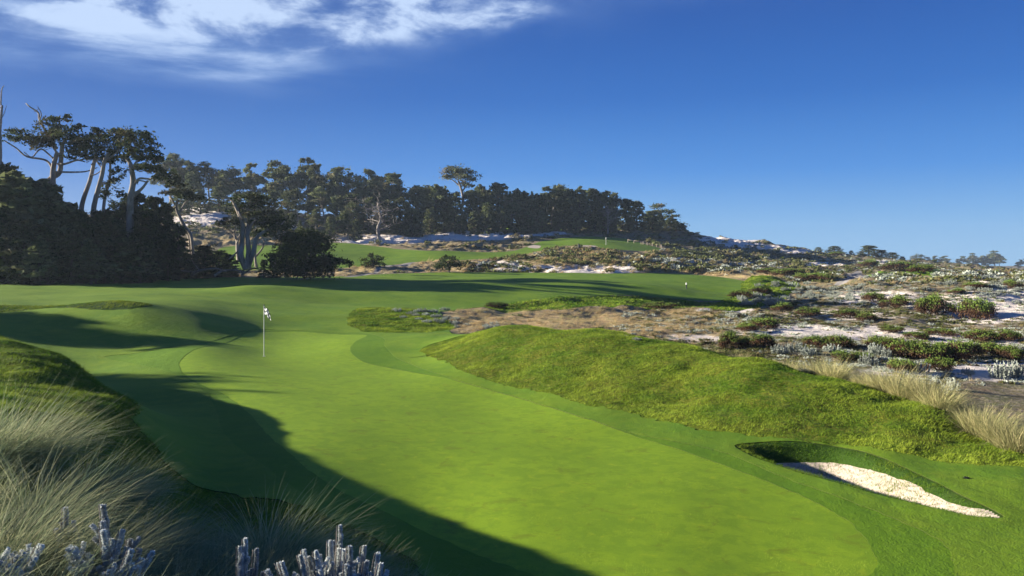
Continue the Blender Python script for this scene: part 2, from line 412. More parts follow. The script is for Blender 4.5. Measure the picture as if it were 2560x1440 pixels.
def tps(u, v):
    P = np.stack([np.ravel(u) * KU, np.ravel(v)], 1)
    out = np.empty(len(P))
    for i in range(0, len(P), 20000):
        p = P[i:i + 20000]
        r2 = (p[:, 0:1] - TP[None, :, 0]) ** 2 + (p[:, 1:2] - TP[None, :, 1]) ** 2
        out[i:i + 20000] = (0.5 * r2 * np.log(r2 + 1e-12)) @ TW[:-3] + TW[-3] + p @ TW[-2:]
    return out.reshape(np.shape(u))

# polar grid: fine inside the view, coarse to the sides
uf = np.linspace(-0.70, 0.70, 1080)
side = np.concatenate([np.linspace(0.70, 1.0, 60)[1:], np.linspace(1.0, 3.2, 60)[1:]])
GU = np.concatenate([-side[::-1], uf, side])
dn = np.concatenate([np.exp(np.linspace(math.log(2.0), math.log(370), 940)), np.exp(np.linspace(math.log(370), math.log(6000), 60))[1:]])
GV = np.log(dn)
# coarse evaluation, then cubic upsampling
def up1(a, src, dst):
    i = np.clip(np.searchsorted(src, dst) - 1, 1, len(src) - 3)
    t = (dst - src[i]) / (src[i + 1] - src[i])
    t = t.reshape((-1,) + (1,) * (a.ndim - 1))
    p0, p1, p2, p3 = a[i - 1], a[i], a[i + 1], a[i + 2]
    return 0.5 * (2 * p1 + (p2 - p0) * t + (2 * p0 - 5 * p1 + 4 * p2 - p3) * t ** 2 + (3 * p1 - p0 - 3 * p2 + p3) * t ** 3)
cu = np.linspace(-3.3, 3.3, 560); cv = np.linspace(math.log(1.8), math.log(6500), 300)
zc = tps(*np.meshgrid(cu, cv, indexing='ij'))
Z = up1(up1(zc, cu, GU).T, cv, GV).T              # [u, v]
UU, DD = np.meshgrid(GU, dn, indexing='ij')
XX, YY = UU * DD, DD

def vnoise(x, y, seed=0):
    """smooth value noise, -1..1"""
    r = np.random.default_rng(seed); T = r.uniform(-1, 1, (256, 256))
    xi, yi = np.floor(x).astype(int), np.floor(y).astype(int)
    fx, fy = x - xi, y - yi
    fx, fy = fx * fx * (3 - 2 * fx), fy * fy * (3 - 2 * fy)
    g = lambda a, b: T[a & 255, b & 255]
    return (g(xi, yi) * (1 - fx) + g(xi + 1, yi) * fx) * (1 - fy) + (g(xi, yi + 1) * (1 - fx) + g(xi + 1, yi + 1) * fx) * fy
def fbm(x, y, oct=4, seed=0, gain=0.5):
    s, a = 0, 1
    for o in range(oct):
        s = s + a * vnoise(x * 2 ** o + 17.3 * o, y * 2 ** o + 9.1 * o, seed + o); a *= gain
    return s

def gidx(arr, x):
    i = np.clip(np.searchsorted(arr, x) - 1, 0, len(arr) - 2)
    return i, np.clip((x - arr[i]) / (arr[i + 1] - arr[i]), 0, 1)
def zat(u, d, G=None):
    G = Z if G is None else G
    i, a = gidx(GU, np.asarray(u, float)); j, b = gidx(dn, np.asarray(d, float))
    return (G[i, j] * (1 - a) + G[i + 1, j] * a) * (1 - b) + (G[i, j + 1] * (1 - a) + G[i + 1, j + 1] * a) * b
def hit(px, py, dmin=3.0):
    """distance at which the sight line through a photo pixel first meets the ground"""
    u = (px - 1280) / F
    i, a = gidx(GU, u)
    col = Z[i] * (1 - a) + Z[i + 1] * a
    row = HOR - F * col / dn
    ok = np.nonzero((row <= py) & (dn >= dmin))[0]
    if len(ok) == 0: return None
    j = ok[0]
    if j == 0 or row[j - 1] <= py: return dn[j]
    t = (row[j - 1] - py) / (row[j - 1] - row[j] + 1e-9)
    return dn[j - 1] + t * (dn[j] - dn[j - 1])
def ground(px, d):
    u = (px - 1280) / F
    return Vector((u * d, d, float(zat(u, d))))
def at(px, py):
    d = hit(px, py)
    return ground(px, d)

# ------------------------------------------------------------------ regions, as closed outlines on the ground
def outline(pts, n=5):
    """each point is (px, row) on the visible ground or (px, 'd', distance); -> smooth closed (u, log d) outline"""
    o = []
    for p in pts:
        if p[1] == 'd': o.append(((p[0] - 1280) / F, math.log(p[2])))
        else:
            d = hit(p[0], p[1]) or 300.0
            o.append(((p[0] - 1280) / F, math.log(d)))
    o = np.array(o); k = len(o)
    ext = np.vstack([o[-2:], o, o[:3]])
    out = []
    for i in range(2, 2 + k):
        for t in np.linspace(0, 1, n, endpoint=False):
            p0, p1, p2, p3 = ext[i - 1], ext[i], ext[i + 1], ext[i + 2]
            # centripetal-ish: plain Catmull-Rom with low tension
            m1, m2 = 0.4 * (p2 - p0), 0.4 * (p3 - p1)
            h = ((2 * t ** 3 - 3 * t ** 2 + 1) * p1 + (t ** 3 - 2 * t ** 2 + t) * m1 + (-2 * t ** 3 + 3 * t ** 2) * p2 + (t ** 3 - t ** 2) * m2)
            out.append(h)
    return np.array(out)
def sdf(poly, U, V):
    """signed distance (inside positive) in (u, log d) for every grid vertex"""
    shp = U.shape; U, V = U.ravel(), V.ravel()
    out = np.full(U.shape, -0.05)
    lo, hi = poly.min(0) - 0.05, poly.max(0) + 0.05
    sel = np.nonzero((U > lo[0]) & (U < hi[0]) & (V > lo[1]) & (V < hi[1]))[0]
    u, v = U[sel], V[sel]
    best = np.full(len(sel), 1e9); ins = np.zeros(len(sel), bool)
    a = poly; b = np.roll(poly, -1, 0)
    for (ax, ay), (bx, by) in zip(a, b):
        ex, ey = bx - ax, by - ay; l2 = ex * ex + ey * ey + 1e-12
        t = np.clip(((u - ax) * ex + (v - ay) * ey) / l2, 0, 1)
        dd = (u - ax - t * ex) ** 2 + (v - ay - t * ey) ** 2
        np.minimum(best, dd, out=best)
        c = ((ay > v) != (by > v)) & (u < (bx - ax) * (v - ay) / (by - ay if by != ay else 1e-12) + ax)
        ins ^= c
    out[sel] = np.where(ins, 1, -1) * np.sqrt(best)
    return out.reshape(shp)
VV = np.log(DD)

# bunker hollow beside the green
BK_RIM = [(1838,1118),(1900,1110),(1990,1108),(2100,1122),(2210,1150),(2310,1196),(2410,1244),(2510,1296),(2420,1292),(2300,1265),(2180,1235),(2060,1201),(1960,1172),(1885,1146)]
bk = outline(BK_RIM)
sb = sdf(bk, UU, VV) * 14.8                        # metres, about
PXB = 1280 + F * UU
hol = np.clip(sb / 0.92, 0, 1); hol = hol * hol * (3 - 2 * hol)
Z0 = Z.copy()
along = np.clip((PXB - 1838) / 660, 0, 1)
Z -= (0.84 - 0.32 * along) * hol
rimb = np.maximum(np.exp(-((sb + 0.12) / 0.28) ** 2) - 0.05, 0)
Z += 0.015 * rimb

REG = {}
REG['green'] = outline([(640,830),(560,848),(480,878),(447,908),(455,930),(490,955),(560,985),(620,1030),(680,1095),(760,1165),(860,1230),(960,1280),(1080,1340),(1200,1390),(1330,1440),(1500,'d',9.3),(1750,'d',9.0),(2000,'d',9.2),(2130,'d',9.8),(2185,1435),(2195,1400),(2170,1350),(2100,1290),(2000,1240),(1850,1180),(1700,1125),(1560,1080),(1420,1035),(1280,990),(1150,955),(1000,925),(910,905),(875,880),(890,855),(915,839),(800,833),(720,829)])
REG['collar'] = outline([(650,824),(560,834),(450,858),(350,878),(265,890),(300,905),(420,930),(500,965),(535,1010),(555,1070),(610,1130),(700,1195),(850,1290),(1000,1370),(1120,1440),(1400,'d',8.4),(1800,'d',8.0),(2200,'d',8.4),(2370,'d',9.2),(2397,1440),(2382,1380),(2334,1341),(2204,1285),(2080,1240),(1960,1196),(1822,1136),(1705,1108),(1587,1085),(1412,1038),(1294,1003),(1180,968),(1089,932),(1000,900),(965,870),(960,848),(930,838),(880,834),(760,828)])
R_MOUND = [(1052,878),(1100,902),(1180,937),(1300,970),(1450,1010),(1600,1045),(1750,1070),(1900,1092),(2100,1118),(2300,1145),(2450,1165),(2620,'d',15.2),(2700,'d',16),(2620,'d',17.6),(2450,'d',18.9),(2330,'d',20.6),(2100,'d',22.8),(1900,'d',26.2),(1700,'d',29.6),(1500,'d',33),(1300,'d',36.4),(1200,'d',37.2),(1110,'d',36.4)]
REG['rough_mound'] = outline(R_MOUND)
REG['rough_fore'] = outline([(-900,'d',2.6),(-900,'d',29),(-200,'d',28),(0,'d',27),(160,'d',23.2),(280,'d',20.2),(330,'d',19.7),(345,1050),(365,1090),(440,1180),(560,1232),(700,1262),(830,1300),(950,1360),(1040,1430),(1150,'d',8.6),(1300,'d',7.5),(2000,'d',6.8),(3000,'d',6.5),(3000,'d',2.4),(1200,'d',2.4)])
REG['rough_oval'] = outline([(866,800),(885,778),(950,769),(1040,769),(1075,780),(1110,800),(1140,818),(1100,829),(1000,834),(920,832),(880,817)])
REG['rough_bank'] = outline([(1180,771),(1300,757),(1450,740),(1560,737),(1700,747),(1790,755),(1850,735),(1852,708),(1890,698),(1960,702),(2000,715),(1960,745),(1880,768),(1800,774),(1700,772),(1500,776),(1300,779)])
REG['fairway'] = outline([(-900,'d',24),(-900,'d',98),(0,'d',96),(350,'d',97),(500,'d',98),(700,'d',101),(850,'d',105),(960,'d',113),(1100,'d',119),(1250,'d',121),(1400,'d',121),(1560,'d',123),(1700,'d',127),(1800,'d',124),(1870,'d',114),(1870,'d',100),(1800,752),(1700,747),(1560,736),(1450,739),(1300,756),(1170,772),(1120,778),(1100,'d',58),(1120,'d',48),(1140,'d',42),(1200,'d',38),(1300,'d',36),(1500,'d',32.5),(1700,'d',29),(1900,'d',25.6),(2100,'d',22.3),(2330,'d',20),(2620,'d',17.2),(3000,'d',16),(3000,'d',3),(1000,'d',3),(-900,'d',3)])
REG['fairway_right'] = outline([(2160,690),(2200,685),(2280,683),(2345,685),(2350,689),(2280,692),(2200,695),(2165,697)])
REG['rough_ridge'] = outline([(-300,'d',43),(0,785),(120,783),(230,786),(330,778),(375,768),(300,764),(180,766),(60,765),(0,764),(-300,'d',46)])
REG['fairway_far'] = outline([(530,645),(560,618),(700,612),(850,607),(900,611),(1000,624),(1080,634),(1200,632),(1290,626),(1345,606),(1400,596),(1480,591),(1560,596),(1610,610),(1655,623),(1610,628),(1500,622),(1440,618),(1400,616),(1340,630),(1290,640),(1200,648),(1100,652),(1040,656),(960,664),(850,671),(700,675),(560,675)])
REG['fairway_upper'] = outline([(1230,574),(1290,569),(1370,570),(1420,577),(1370,582),(1290,581)])
REG['bunker'] = outline([(1928,1166),(2000,1163),(2100,1167),(2190,1181),(2280,1214),(2380,1252),(2490,1290),(2512,1298),(2420,1294),(2300,1268),(2180,1239),(2060,1205),(1960,1176)])
REG['bunker_far'] = outline([(1318,618),(1335,612),(1352,615),(1345,621)])
REG['bunker_rear'] = outline([(1436,621),(1445,614),(1485,614),(1495,619),(1470,622)])
REG['path_right'] = outline([(2082,712),(2110,702),(2130,693),(2118,687),(2120,683),(2150,682),(2168,690),(2158,699),(2120,710)])
REG['path_left'] = outline([(855,692),(900,686),(950,674),(960,668),(1040,657),(1046,660),(970,672),(930,685),(880,692)])
SD = {k: sdf(p, UU, VV) for k, p in REG.items()}
ZLEV = -4.29 + 0.37 * along ** 1.15 + 0.02 * fbm(XX / .5, YY / .5, 3, 91)
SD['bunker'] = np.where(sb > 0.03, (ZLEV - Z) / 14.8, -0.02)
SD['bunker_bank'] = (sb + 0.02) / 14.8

JIT = fbm(XX / .22, YY / .22, 3, 41) * 0.03 / DD + fbm(XX / 1.5, YY / 1.5, 2, 43) * 0.05 / DD
for k in SD:
    SD[k] = SD[k] + JIT * (3.0 if k.startswith('rough') else (0.3 if 'bunker' in k else 0.8))
# mounds and hollows of the mown ground
for (px, d, amp, sx, sy) in [(215, 43, .35, 3.2, 2.6), (470, 37.5, -.32, 3.0, 3.0), (640, 73, .42, 3.6, 5), (860, 66, -.25, 5, 4), (300, 60, .2, 5, 5), (1180, 84, .35, 4.5, 3.5), (1420, 82, -.2, 5, 3), (1330, 98, .2, 6, 5), (1640, 92, .35, 4, 4), (1790, 97, -.3, 4, 3.5), (760, 52, .18, 2.5, 2), (930, 57, .15, 2.5, 2), (120, 36, -.15, 4, 2.5),
                             (700, 150, .5, 8, 8), (1100, 160, .6, 7, 8), (950, 150, -.4, 6, 7), (1480, 195, .5, 7, 8)]:
    Z += amp * np.exp(-((XX - (px - 1280) / F * d) / sx) ** 2 - ((YY - d) / sy) ** 2)
# natural undulation: strong on the dunes, faint on the turf
maint = np.maximum.reduce([SD[k] for k in ('green', 'collar', 'fairway', 'fairway_far', 'rough_mound', 'rough_oval', 'rough_ridge', 'rough_fore', 'bunker')])
wd = np.clip(-maint / 0.02, 0, 1)
far = np.clip(DD / 60.0, 0.35, 2.2)
Z += wd * (0.24 * far * fbm(XX / 3.4, YY / 3.4, 4, 3) + 0.3 * np.clip(DD / 90, 0.2, 2) * fbm(XX / 14, YY / 14, 3, 11))
rgh = np.maximum.reduce([SD['rough_mound'], SD['rough_oval'], SD['rough_fore'], SD['rough_bank']])
Z += np.clip(rgh / 0.02, 0, 1) * 0.045 * fbm(XX / 0.8, YY / 0.8, 3, 21)
Z += np.clip(SD['fairway'] / 0.03, 0, 1) * np.clip(DD / 60, 0, 1) * 0.06 * fbm(XX / 6, YY / 6, 3, 31)

# bare-sand and dry-tan ground cover
BARE = [(500,542,62,22,1.0),(430,548,40,10,.8),(960,598,130,11,.9),(1180,590,120,12,.8),(1330,583,90,6,.9),(1450,678,95,15,1.0),(1560,672,50,10,.9),(1330,672,110,10,.7),
        (1790,600,45,9,1),(1855,607,45,12,1.1),(1930,618,40,5,1),(1990,628,40,6,.9),(1240,660,90,10,.5),(1700,650,70,10,.5),(1850,660,60,10,.4),(2060,660,50,5,.8),(2200,655,50,6,.7),
        (2200,745,120,18,.75),(2440,770,140,35,.9),(2520,760,60,40,1.0),(2000,825,120,14,1.0),(2180,835,140,18,.9),(2350,840,120,15,.9),(1850,775,30,6,1.2),(1760,775,25,5,.8),(2480,700,60,14,.5),
        (2480,925,120,25,1.0),(2300,930,120,18,.7),(720,560,40,14,.7),(2100,790,200,20,.4),(1750,845,120,14,.5),(1900,830,80,10,.8),(2530,860,60,20,.6)]
TAN = [(1250,800,220,25,1.0),(1500,800,180,25,1.0),(1700,800,90,25,.7),(1650,840,100,25,1.0),(1120,650,120,14,.8),(1100,670,60,12,1),(1000,600,300,20,.4),(1380,660,110,20,.8),(1500,640,90,14,.6),(900,672,80,8,1),
       (620,600,120,12,.9),(760,685,120,8,.9),(1700,688,150,6,1),(1850,690,120,6,1),(2000,705,100,8,.8),(1600,625,60,5,.9),(2000,740,80,20,.3)]
ROW = HOR - F * Z / DD; PXX = 1280 + F * UU
def paint(lst):
    w = np.zeros_like(Z)
    for (px, py, rx, ry, k) in lst:
        w = np.maximum(w, k * np.exp(-((PXX - px) / rx) ** 2 - ((ROW - py) / ry) ** 2))
    return w
BAREW = np.clip(paint(BARE) + 0.13 * (DD < 110) + 0.12 * (DD >= 110), 0, 1.3); TANW = np.clip(paint(TAN), 0, 1)

# ------------------------------------------------------------------ cut the height field into ground sheets along the outlines
P3 = np.stack([XX, YY, Z], -1)
nu, nv = Z.shape
I, J = np.meshgrid(np.arange(nu - 1), np.arange(nv - 1), indexing='ij')
v00, v10, v11, v01 = I * nv + J, (I + 1) * nv + J, (I + 1) * nv + J + 1, I * nv + J + 1
TRI0 = np.concatenate([np.stack([v00, v10, v11], -1).reshape(-1, 3), np.stack([v00, v11, v01], -1).reshape(-1, 3)])
class Sheet: pass
PV = P3.reshape(-1, 3); AT = np.stack([BAREW.ravel(), TANW.ravel()], 1)
EXTRA = np.stack([SD[k].ravel() for k in SD], 1); KEYS = list(SD)
def clip(pos, at_, sds, tris, key):
    """split triangles at sd=0 -> (inside, outside) triangle arrays, vertex arrays grown with the cut points"""
    k = KEYS.index(key); s = sds[:, k]
    st = s[tris] > 0; c = st.sum(1)
    ins = [tris[c == 3]]; out = [tris[c == 0]]
    newp, newa, news, base = [], [], [], len(pos)
    for cnt in (1, 2):
        T = tris[c == cnt]
        if not len(T): continue
        lone = (st[c == cnt] if cnt == 1 else ~st[c == cnt]).argmax(1)
        T = T[np.arange(len(T))[:, None], (lone[:, None] + np.arange(3)[None]) % 3]
        a, b, d = T[:, 0], T[:, 1], T[:, 2]
        def cut(a, b):
            t = (s[a] / (s[a] - s[b] + 1e-15))[:, None]
            newp.append(pos[a] + t * (pos[b] - pos[a])); newa.append(at_[a] + t * (at_[b] - at_[a]))
            q = sds[a] + t * (sds[b] - sds[a]); q[:, k] = 0; news.append(q)
            nonlocal base
            ids = base + np.arange(len(a)); base += len(a); return ids
        ab, ad = cut(a, b), cut(a, d)
        single = np.stack([a, ab, ad], 1)
        pair = np.concatenate([np.stack([ab, b, d], 1), np.stack([ab, d, ad], 1)])
        (ins if cnt == 1 else out).append(single); (out if cnt == 1 else ins).append(pair)
    if newp:
        pos = np.concatenate([pos] + newp); at_ = np.concatenate([at_] + newa); sds = np.concatenate([sds] + news)
    return pos, at_, sds, np.concatenate(ins), np.concatenate(out)
def ground_sheet(name, pos, at_, tris, mat, lift=0.0, skirt=0.0):
    nf = 0
    used, inv = np.unique(tris, return_inverse=True); t = inv.reshape(-1, 3)
    v = pos[used].copy(); v[:, 2] += lift; a = at_[used]
    if skirt > 0:                                   # the cut edge of longer turf: a short vertical face round the sheet
        e = np.concatenate([t[:, [0, 1]], t[:, [1, 2]], t[:, [2, 0]]])
        key = np.sort(e, 1); _, idx, cn = np.unique(key[:, 0].astype(np.int64) * (len(v) + 1) + key[:, 1], return_index=True, return_counts=True)
        be = e[idx[cn == 1]]
        nf = 2 * len(be); n0 = len(v); low = v.copy(); low[:, 2] -= skirt
        v = np.concatenate([v, v, low]); a = np.concatenate([a, a, a])
        t = np.concatenate([t, np.stack([be[:, 1] + n0, be[:, 0] + n0, be[:, 0] + 2 * n0], 1), np.stack([be[:, 1] + n0, be[:, 0] + 2 * n0, be[:, 1] + 2 * n0], 1)])
        used2, inv = np.unique(t, return_inverse=True); t = inv.reshape(-1, 3); v = v[used2]; a = a[used2]
    mb = MB(); mb.add(v, tris=t)
    o = mb.build(name, mat, smooth=True)
    for nm, c in (('bare', 0), ('tan', 1)):
        q = o.data.attributes.new(nm, 'FLOAT', 'POINT'); q.data.foreach_set('value', a[:, c].astype(np.float32))
    if nf:
        o.data.materials.append(MAT['thatch'])
        mi = np.zeros(len(t), np.int32); mi[-nf:] = 1; o.data.polygons.foreach_set('material_index', mi)
        sm = np.ones(len(t), bool); sm[-nf:] = False; o.data.polygons.foreach_set('use_smooth', sm)
    return o
pos, at_, sds, T = PV, AT, EXTRA, TRI0
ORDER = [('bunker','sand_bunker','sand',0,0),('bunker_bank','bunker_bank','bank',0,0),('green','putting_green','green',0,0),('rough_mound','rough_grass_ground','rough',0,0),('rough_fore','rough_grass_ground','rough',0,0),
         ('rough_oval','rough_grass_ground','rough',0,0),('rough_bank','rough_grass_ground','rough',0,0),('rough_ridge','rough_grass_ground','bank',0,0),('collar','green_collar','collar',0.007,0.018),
         ('bunker_far','sand_bunker','sand',0,0),('bunker_rear','sand_bunker','sand',0,0),('path_right','cart_path','path',0,0),('path_left','cart_path','path',0,0),
         ('fairway','fairway','fairway',0.015,0.03),('fairway_far','fairway','fairway',0,0),('fairway_upper','fairway','fairway',0,0),('fairway_right','fairway','fairway',0,0)]
for key, name, mat, lift, sk in ORDER:
    pos, at_, sds, ins, T = clip(pos, at_, sds, T, key)
    if len(ins):
        tag(ground_sheet(name, pos, at_, ins, MAT[mat], lift, sk), kind='structure')
tag(ground_sheet('dune_ground', pos, at_, T, MAT['dune']), kind='structure')
# the land behind and around the camera
g = MB(); R = 6000
g.add([(-R, -R, -31), (R, -R, -31), (R, R, -31), (-R, R, -31)], quads=[(0, 1, 2, 3)])
b = np.array([(x, y, -1.75 - 0.04 * abs(x) ** .5) for y in (-60, -20, -4, 2.3) for x in np.linspace(-60, 60, 25)])
g.add(b, quads=[(r * 25 + c, r * 25 + c + 1, (r + 1) * 25 + c + 1, (r + 1) * 25 + c) for r in range(3) for c in range(24)])
tag(g.build('ground', MAT['dune'], smooth=False), kind='structure')
# ------------------------------------------------------------------ plant builders
def unit(a): return a / (np.linalg.norm(a, axis=-1, keepdims=True) + 1e-9)
def diamonds(mb, C, size, elong=1.6, up=0.3, tone=None, flat=0.0, axis=None):
    """small four-cornered leaf sprays at points C"""
    C = np.asarray(C, float); n = len(C)
    if n == 0: return
    a = rng.normal(size=(n, 3)) if axis is None else axis + 0.35 * rng.normal(size=(n, 3))
    if axis is None: a[:, 2] = a[:, 2] * (1 - flat) + up
    a = unit(a); b = unit(np.cross(a, rng.normal(size=(n, 3))))
    s = (np.asarray(size) * rng.uniform(0.6, 1.3, n))[:, None]
    v = np.stack([C - a * s * elong, C + b * s * 0.7, C + a * s * elong, C - b * s * 0.7], 1)
    q = np.arange(n * 4).reshape(n, 4)
    t = rng.uniform(0, 1, n) if tone is None else np.asarray(tone)
    mb.add(v.reshape(-1, 3), quads=q, attr=np.repeat(t, 4))

def pad(mb, c, r, n, size, lumps=12, flat=0.3, tone0=0.3):
    """one lumpy pad of foliage: leaf sprays gathered in clumps over an ellipsoid, open between the clumps"""
    c = np.asarray(c, float); r = np.asarray(r, float)
    dirs = unit(rng.normal(size=(lumps, 3))); dirs[:, 2] = np.where(dirs[:, 2] < -0.35, -dirs[:, 2] * 0.5, dirs[:, 2])
    cen = dirs * rng.uniform(0.55, 0.95, (lumps, 1))
    k = rng.integers(0, lumps, n)
    p = cen[k] + rng.normal(size=(n, 3)) * np.array([0.2, 0.2, 0.17]) * rng.uniform(0.6, 1.3, (lumps, 1))[k]
    lt = rng.uniform(-0.25, 0.25, lumps)[k]
    t = np.clip(tone0 + lt + rng.normal(size=n) * 0.18, 0, 1)
    diamonds(mb, c + p * r, size, 1.5, 0.35, t, flat)

def blades(mb, base, L, w, lean, az, curl=0.6, segs=4, tone=None):
    """curved tapering grass blades"""
    base = np.asarray(base, float); n = len(base)
    L = np.broadcast_to(L, (n,)); lean = np.broadcast_to(lean, (n,)); az = np.broadcast_to(az, (n,)); w = np.broadcast_to(w, (n,)); curl = np.broadcast_to(curl, (n,))
    t = np.linspace(0, 1, segs + 1)[None, :]
    ang = lean[:, None] + curl[:, None] * t * 1.4            # angle from vertical grows along the blade
    ds = L[:, None] / segs
    hx = np.cumsum(np.sin(ang) * ds, 1) - np.sin(ang[:, :1]) * ds
    hz = np.cumsum(np.cos(ang) * ds, 1) - np.cos(ang[:, :1]) * ds
    ca, sa = np.cos(az)[:, None], np.sin(az)[:, None]
    p = np.stack([base[:, 0:1] + ca * hx, base[:, 1:2] + sa * hx, base[:, 2:3] + hz], -1)
    tw = az + rng.normal(size=n) * 0.7 + np.pi / 2
    side = np.stack([np.cos(tw), np.sin(tw), np.zeros(n)], -1)[:, None, :] * (w[:, None] * (1 - t * 0.92))[:, :, None] * 0.5
    v = np.stack([p - side, p + side], 2).reshape(-1, 3)
    m = (segs + 1) * 2
    o = (np.arange(n) * m)[:, None] + (np.arange(segs) * 2)[None, :]
    q = np.stack([o, o + 1, o + 3, o + 2], -1).reshape(-1, 4)
    tt = rng.uniform(0, 1, n) if tone is None else np.asarray(tone)
    mb.add(v, quads=q, attr=np.repeat(tt, m))

def limb(mb, p0, p1, r0, r1, sag=0.12, wig=0.08, n=7, sides=5):
    p0, p1 = np.asarray(p0, float), np.asarray(p1, float)
    t = np.linspace(0, 1, n)[:, None]; L = np.linalg.norm(p1 - p0)
    p = p0 + (p1 - p0) * t
    p[:, 2] += (np.sin(np.pi * t[:, 0]) * -sag * L)
    w = rng.normal(size=(n, 3)) * wig * L * 0.35; w[0] = 0; w[-1] = 0
    p += w
    tube(mb, p, np.linspace(r0, r1, n), sides)
    return p

def make_pine(seed, H=12.0, spread=4.2, bare=0.45, leaf=0.26, n=2600, dome=0.5, lean=0.1):
    """tall Monterey-type pine: bare pale limbs under flat clumped pads"""
    global rng
    keep = rng; rng = np.random.default_rng(seed)
    tr, cr = MB(), MB()
    lx, ly = rng.normal(size=2) * lean * H
    tp = spline([(0, 0, -0.6), (lx * .1 + rng.normal() * .15, ly * .1, H * .25), (lx * .45, ly * .45 + rng.normal() * .2, H * .55), (lx, ly, H * .86)], 5)
    tube(tr, tp, np.linspace(0.024 * H, 0.007 * H, len(tp)), 7)
    def tpos(f): return tp[int(f * (len(tp) - 1))]
    nl = int(rng.integers(10, 15)); pads = []
    for k in range(nl):
        f = bare + (0.98 - bare) * (k + rng.uniform(0, .8)) / nl
        az = k * 2.4 + rng.uniform(-.5, .5)
        g = (f - bare) / (1 - bare)
        R = spread * (1.0 - dome * g ** 1.6) * rng.uniform(0.45, 0.9)
        s = tpos(f); e = s + np.array([math.cos(az) * R, math.sin(az) * R, R * rng.uniform(0.1, 0.5)])
        p = limb(tr, s, e, 0.009 * H * (1.1 - .5 * g), 0.03, 0.06, 0.1)
        for b in range(2):
            m = p[int(rng.integers(3, 6))]
            limb(tr, m, m + np.array([math.cos(az + rng.uniform(-1, 1)), math.sin(az + rng.uniform(-1, 1)), .5]) * R * .35, 0.04, 0.015, 0, .1, 4, 4)
        pads.append((e, spread * rng.uniform(0.3, 0.46)))
        if rng.random() < .6: pads.append((p[4] + np.array([0, 0, .4]), spread * rng.uniform(0.2, 0.3)))
    pads.append((tp[-1] + np.array([0, 0, H * .06]), spread * .36))
    for c, r in pads:
        pad(cr, c, (r, r, r * rng.uniform(.5, .75)), n // len(pads), leaf, int(rng.integers(7, 12)), 0.4, rng.uniform(.2, .5))
    rng = keep
    return tr, cr

def make_dense(seed, H=8.0, R=3.4, leaf=0.22, n=3600, taper=0.55, low=0.02, lean=0.0):
    """dark dense cypress or understorey tree, foliage nearly to the ground"""
    global rng
    keep = rng; rng = np.random.default_rng(seed)
    tr, cr = MB(), MB()
    lx = lean * H
    tp = np.array([(0, 0, -.5), (lx * .2, .1, H * .3), (lx * .6, -.1, H * .65), (lx, 0, H * .93)])
    tube(tr, spline(tp, 4), np.linspace(.03 * H, .006 * H, 13), 6)
    m = 34
    for k in range(m):
        f = low + (1 - low) * (k + .5) / m
        rr = R * (1 - taper * f ** 1.5) * math.sqrt(max(0.05, 1 - f ** 4)) * rng.uniform(.6, 1.05)
        az = k * 2.399
        q = rng.uniform(.45, .95)
        c = np.array([lx * f + math.cos(az) * rr * q, math.sin(az) * rr * q, H * f * .97 + rng.normal() * .1])
        limb(tr, (lx * f * .8, 0, max(0.1, c[2] - rr * .35)), c, .012 * H, .02, -.03, .1, 4, 4)
        pr = R * rng.uniform(.2, .36)
        pad(cr, c, (pr, pr, pr * .62), n // m, leaf, 9, 0.35, rng.uniform(.15, .5))
    rng = keep
    return tr, cr

def make_spire(seed, H=7.0, R=1.9, leaf=0.2, n=1500):
    """young pointed pine with whorled branches"""
    global rng
    keep = rng; rng = np.random.default_rng(seed)
    tr, cr = MB(), MB()
    tube(tr, [(0, 0, -.4), (.05, 0, H * .5), (0, 0, H)], [.02 * H, .012 * H, .02], 6)
    lv = 9
    for k in range(lv):
        f = .12 + .86 * k / lv
        for j in range(5):
            az = j * 1.257 + k * .6 + rng.uniform(-.2, .2)
            rr = R * (1 - f) ** .8 * rng.uniform(.7, 1.1) + .12
            e = np.array([math.cos(az) * rr, math.sin(az) * rr, H * f + rr * .45])
            limb(tr, (0, 0, H * f), e, .04, .012, .05, .05, 4, 4)
            pad(cr, e * np.array([.75, .75, 1]), (rr * .42 + .1, rr * .42 + .1, rr * .3 + .14), n // (lv * 5), leaf, 5, .1, rng.uniform(.2, .6))
    pad(cr, (0, 0, H * .98), (.16, .16, .4), 30, leaf * .8, 4, 0, .5)
    rng = keep
    return tr, cr

def make_bare(seed, H=6.0, R=2.6):
    """dead, leafless tree"""
    global rng
    keep = rng; rng = np.random.default_rng(seed)
    tr, br = MB(), MB()
    tp = spline([(0, 0, -.4), (.2, .1, H * .3), (-.1, 0, H * .6), (.3, .1, H)], 5)
    tube(tr, tp, np.linspace(.035 * H, .008 * H, len(tp)), 6)
    for k in range(22):
        s = tp[int(rng.integers(4, len(tp)))]; az = k * 2.4
        e = s + np.array([math.cos(az), math.sin(az), rng.uniform(.2, .9)]) * R * rng.uniform(.4, 1)
        p = limb(br, s, e, .014 * H, .015, 0, .15, 7, 4)
        for b in range(5):
            m = p[int(rng.integers(2, 7))]
            limb(br, m, m + rng.normal(size=3) * np.array([.5, .5, .4]) * R * .5 + np.array([0, 0, .3]), .03, .008, 0, .15, 4, 3)
    rng = keep
    return tr, br

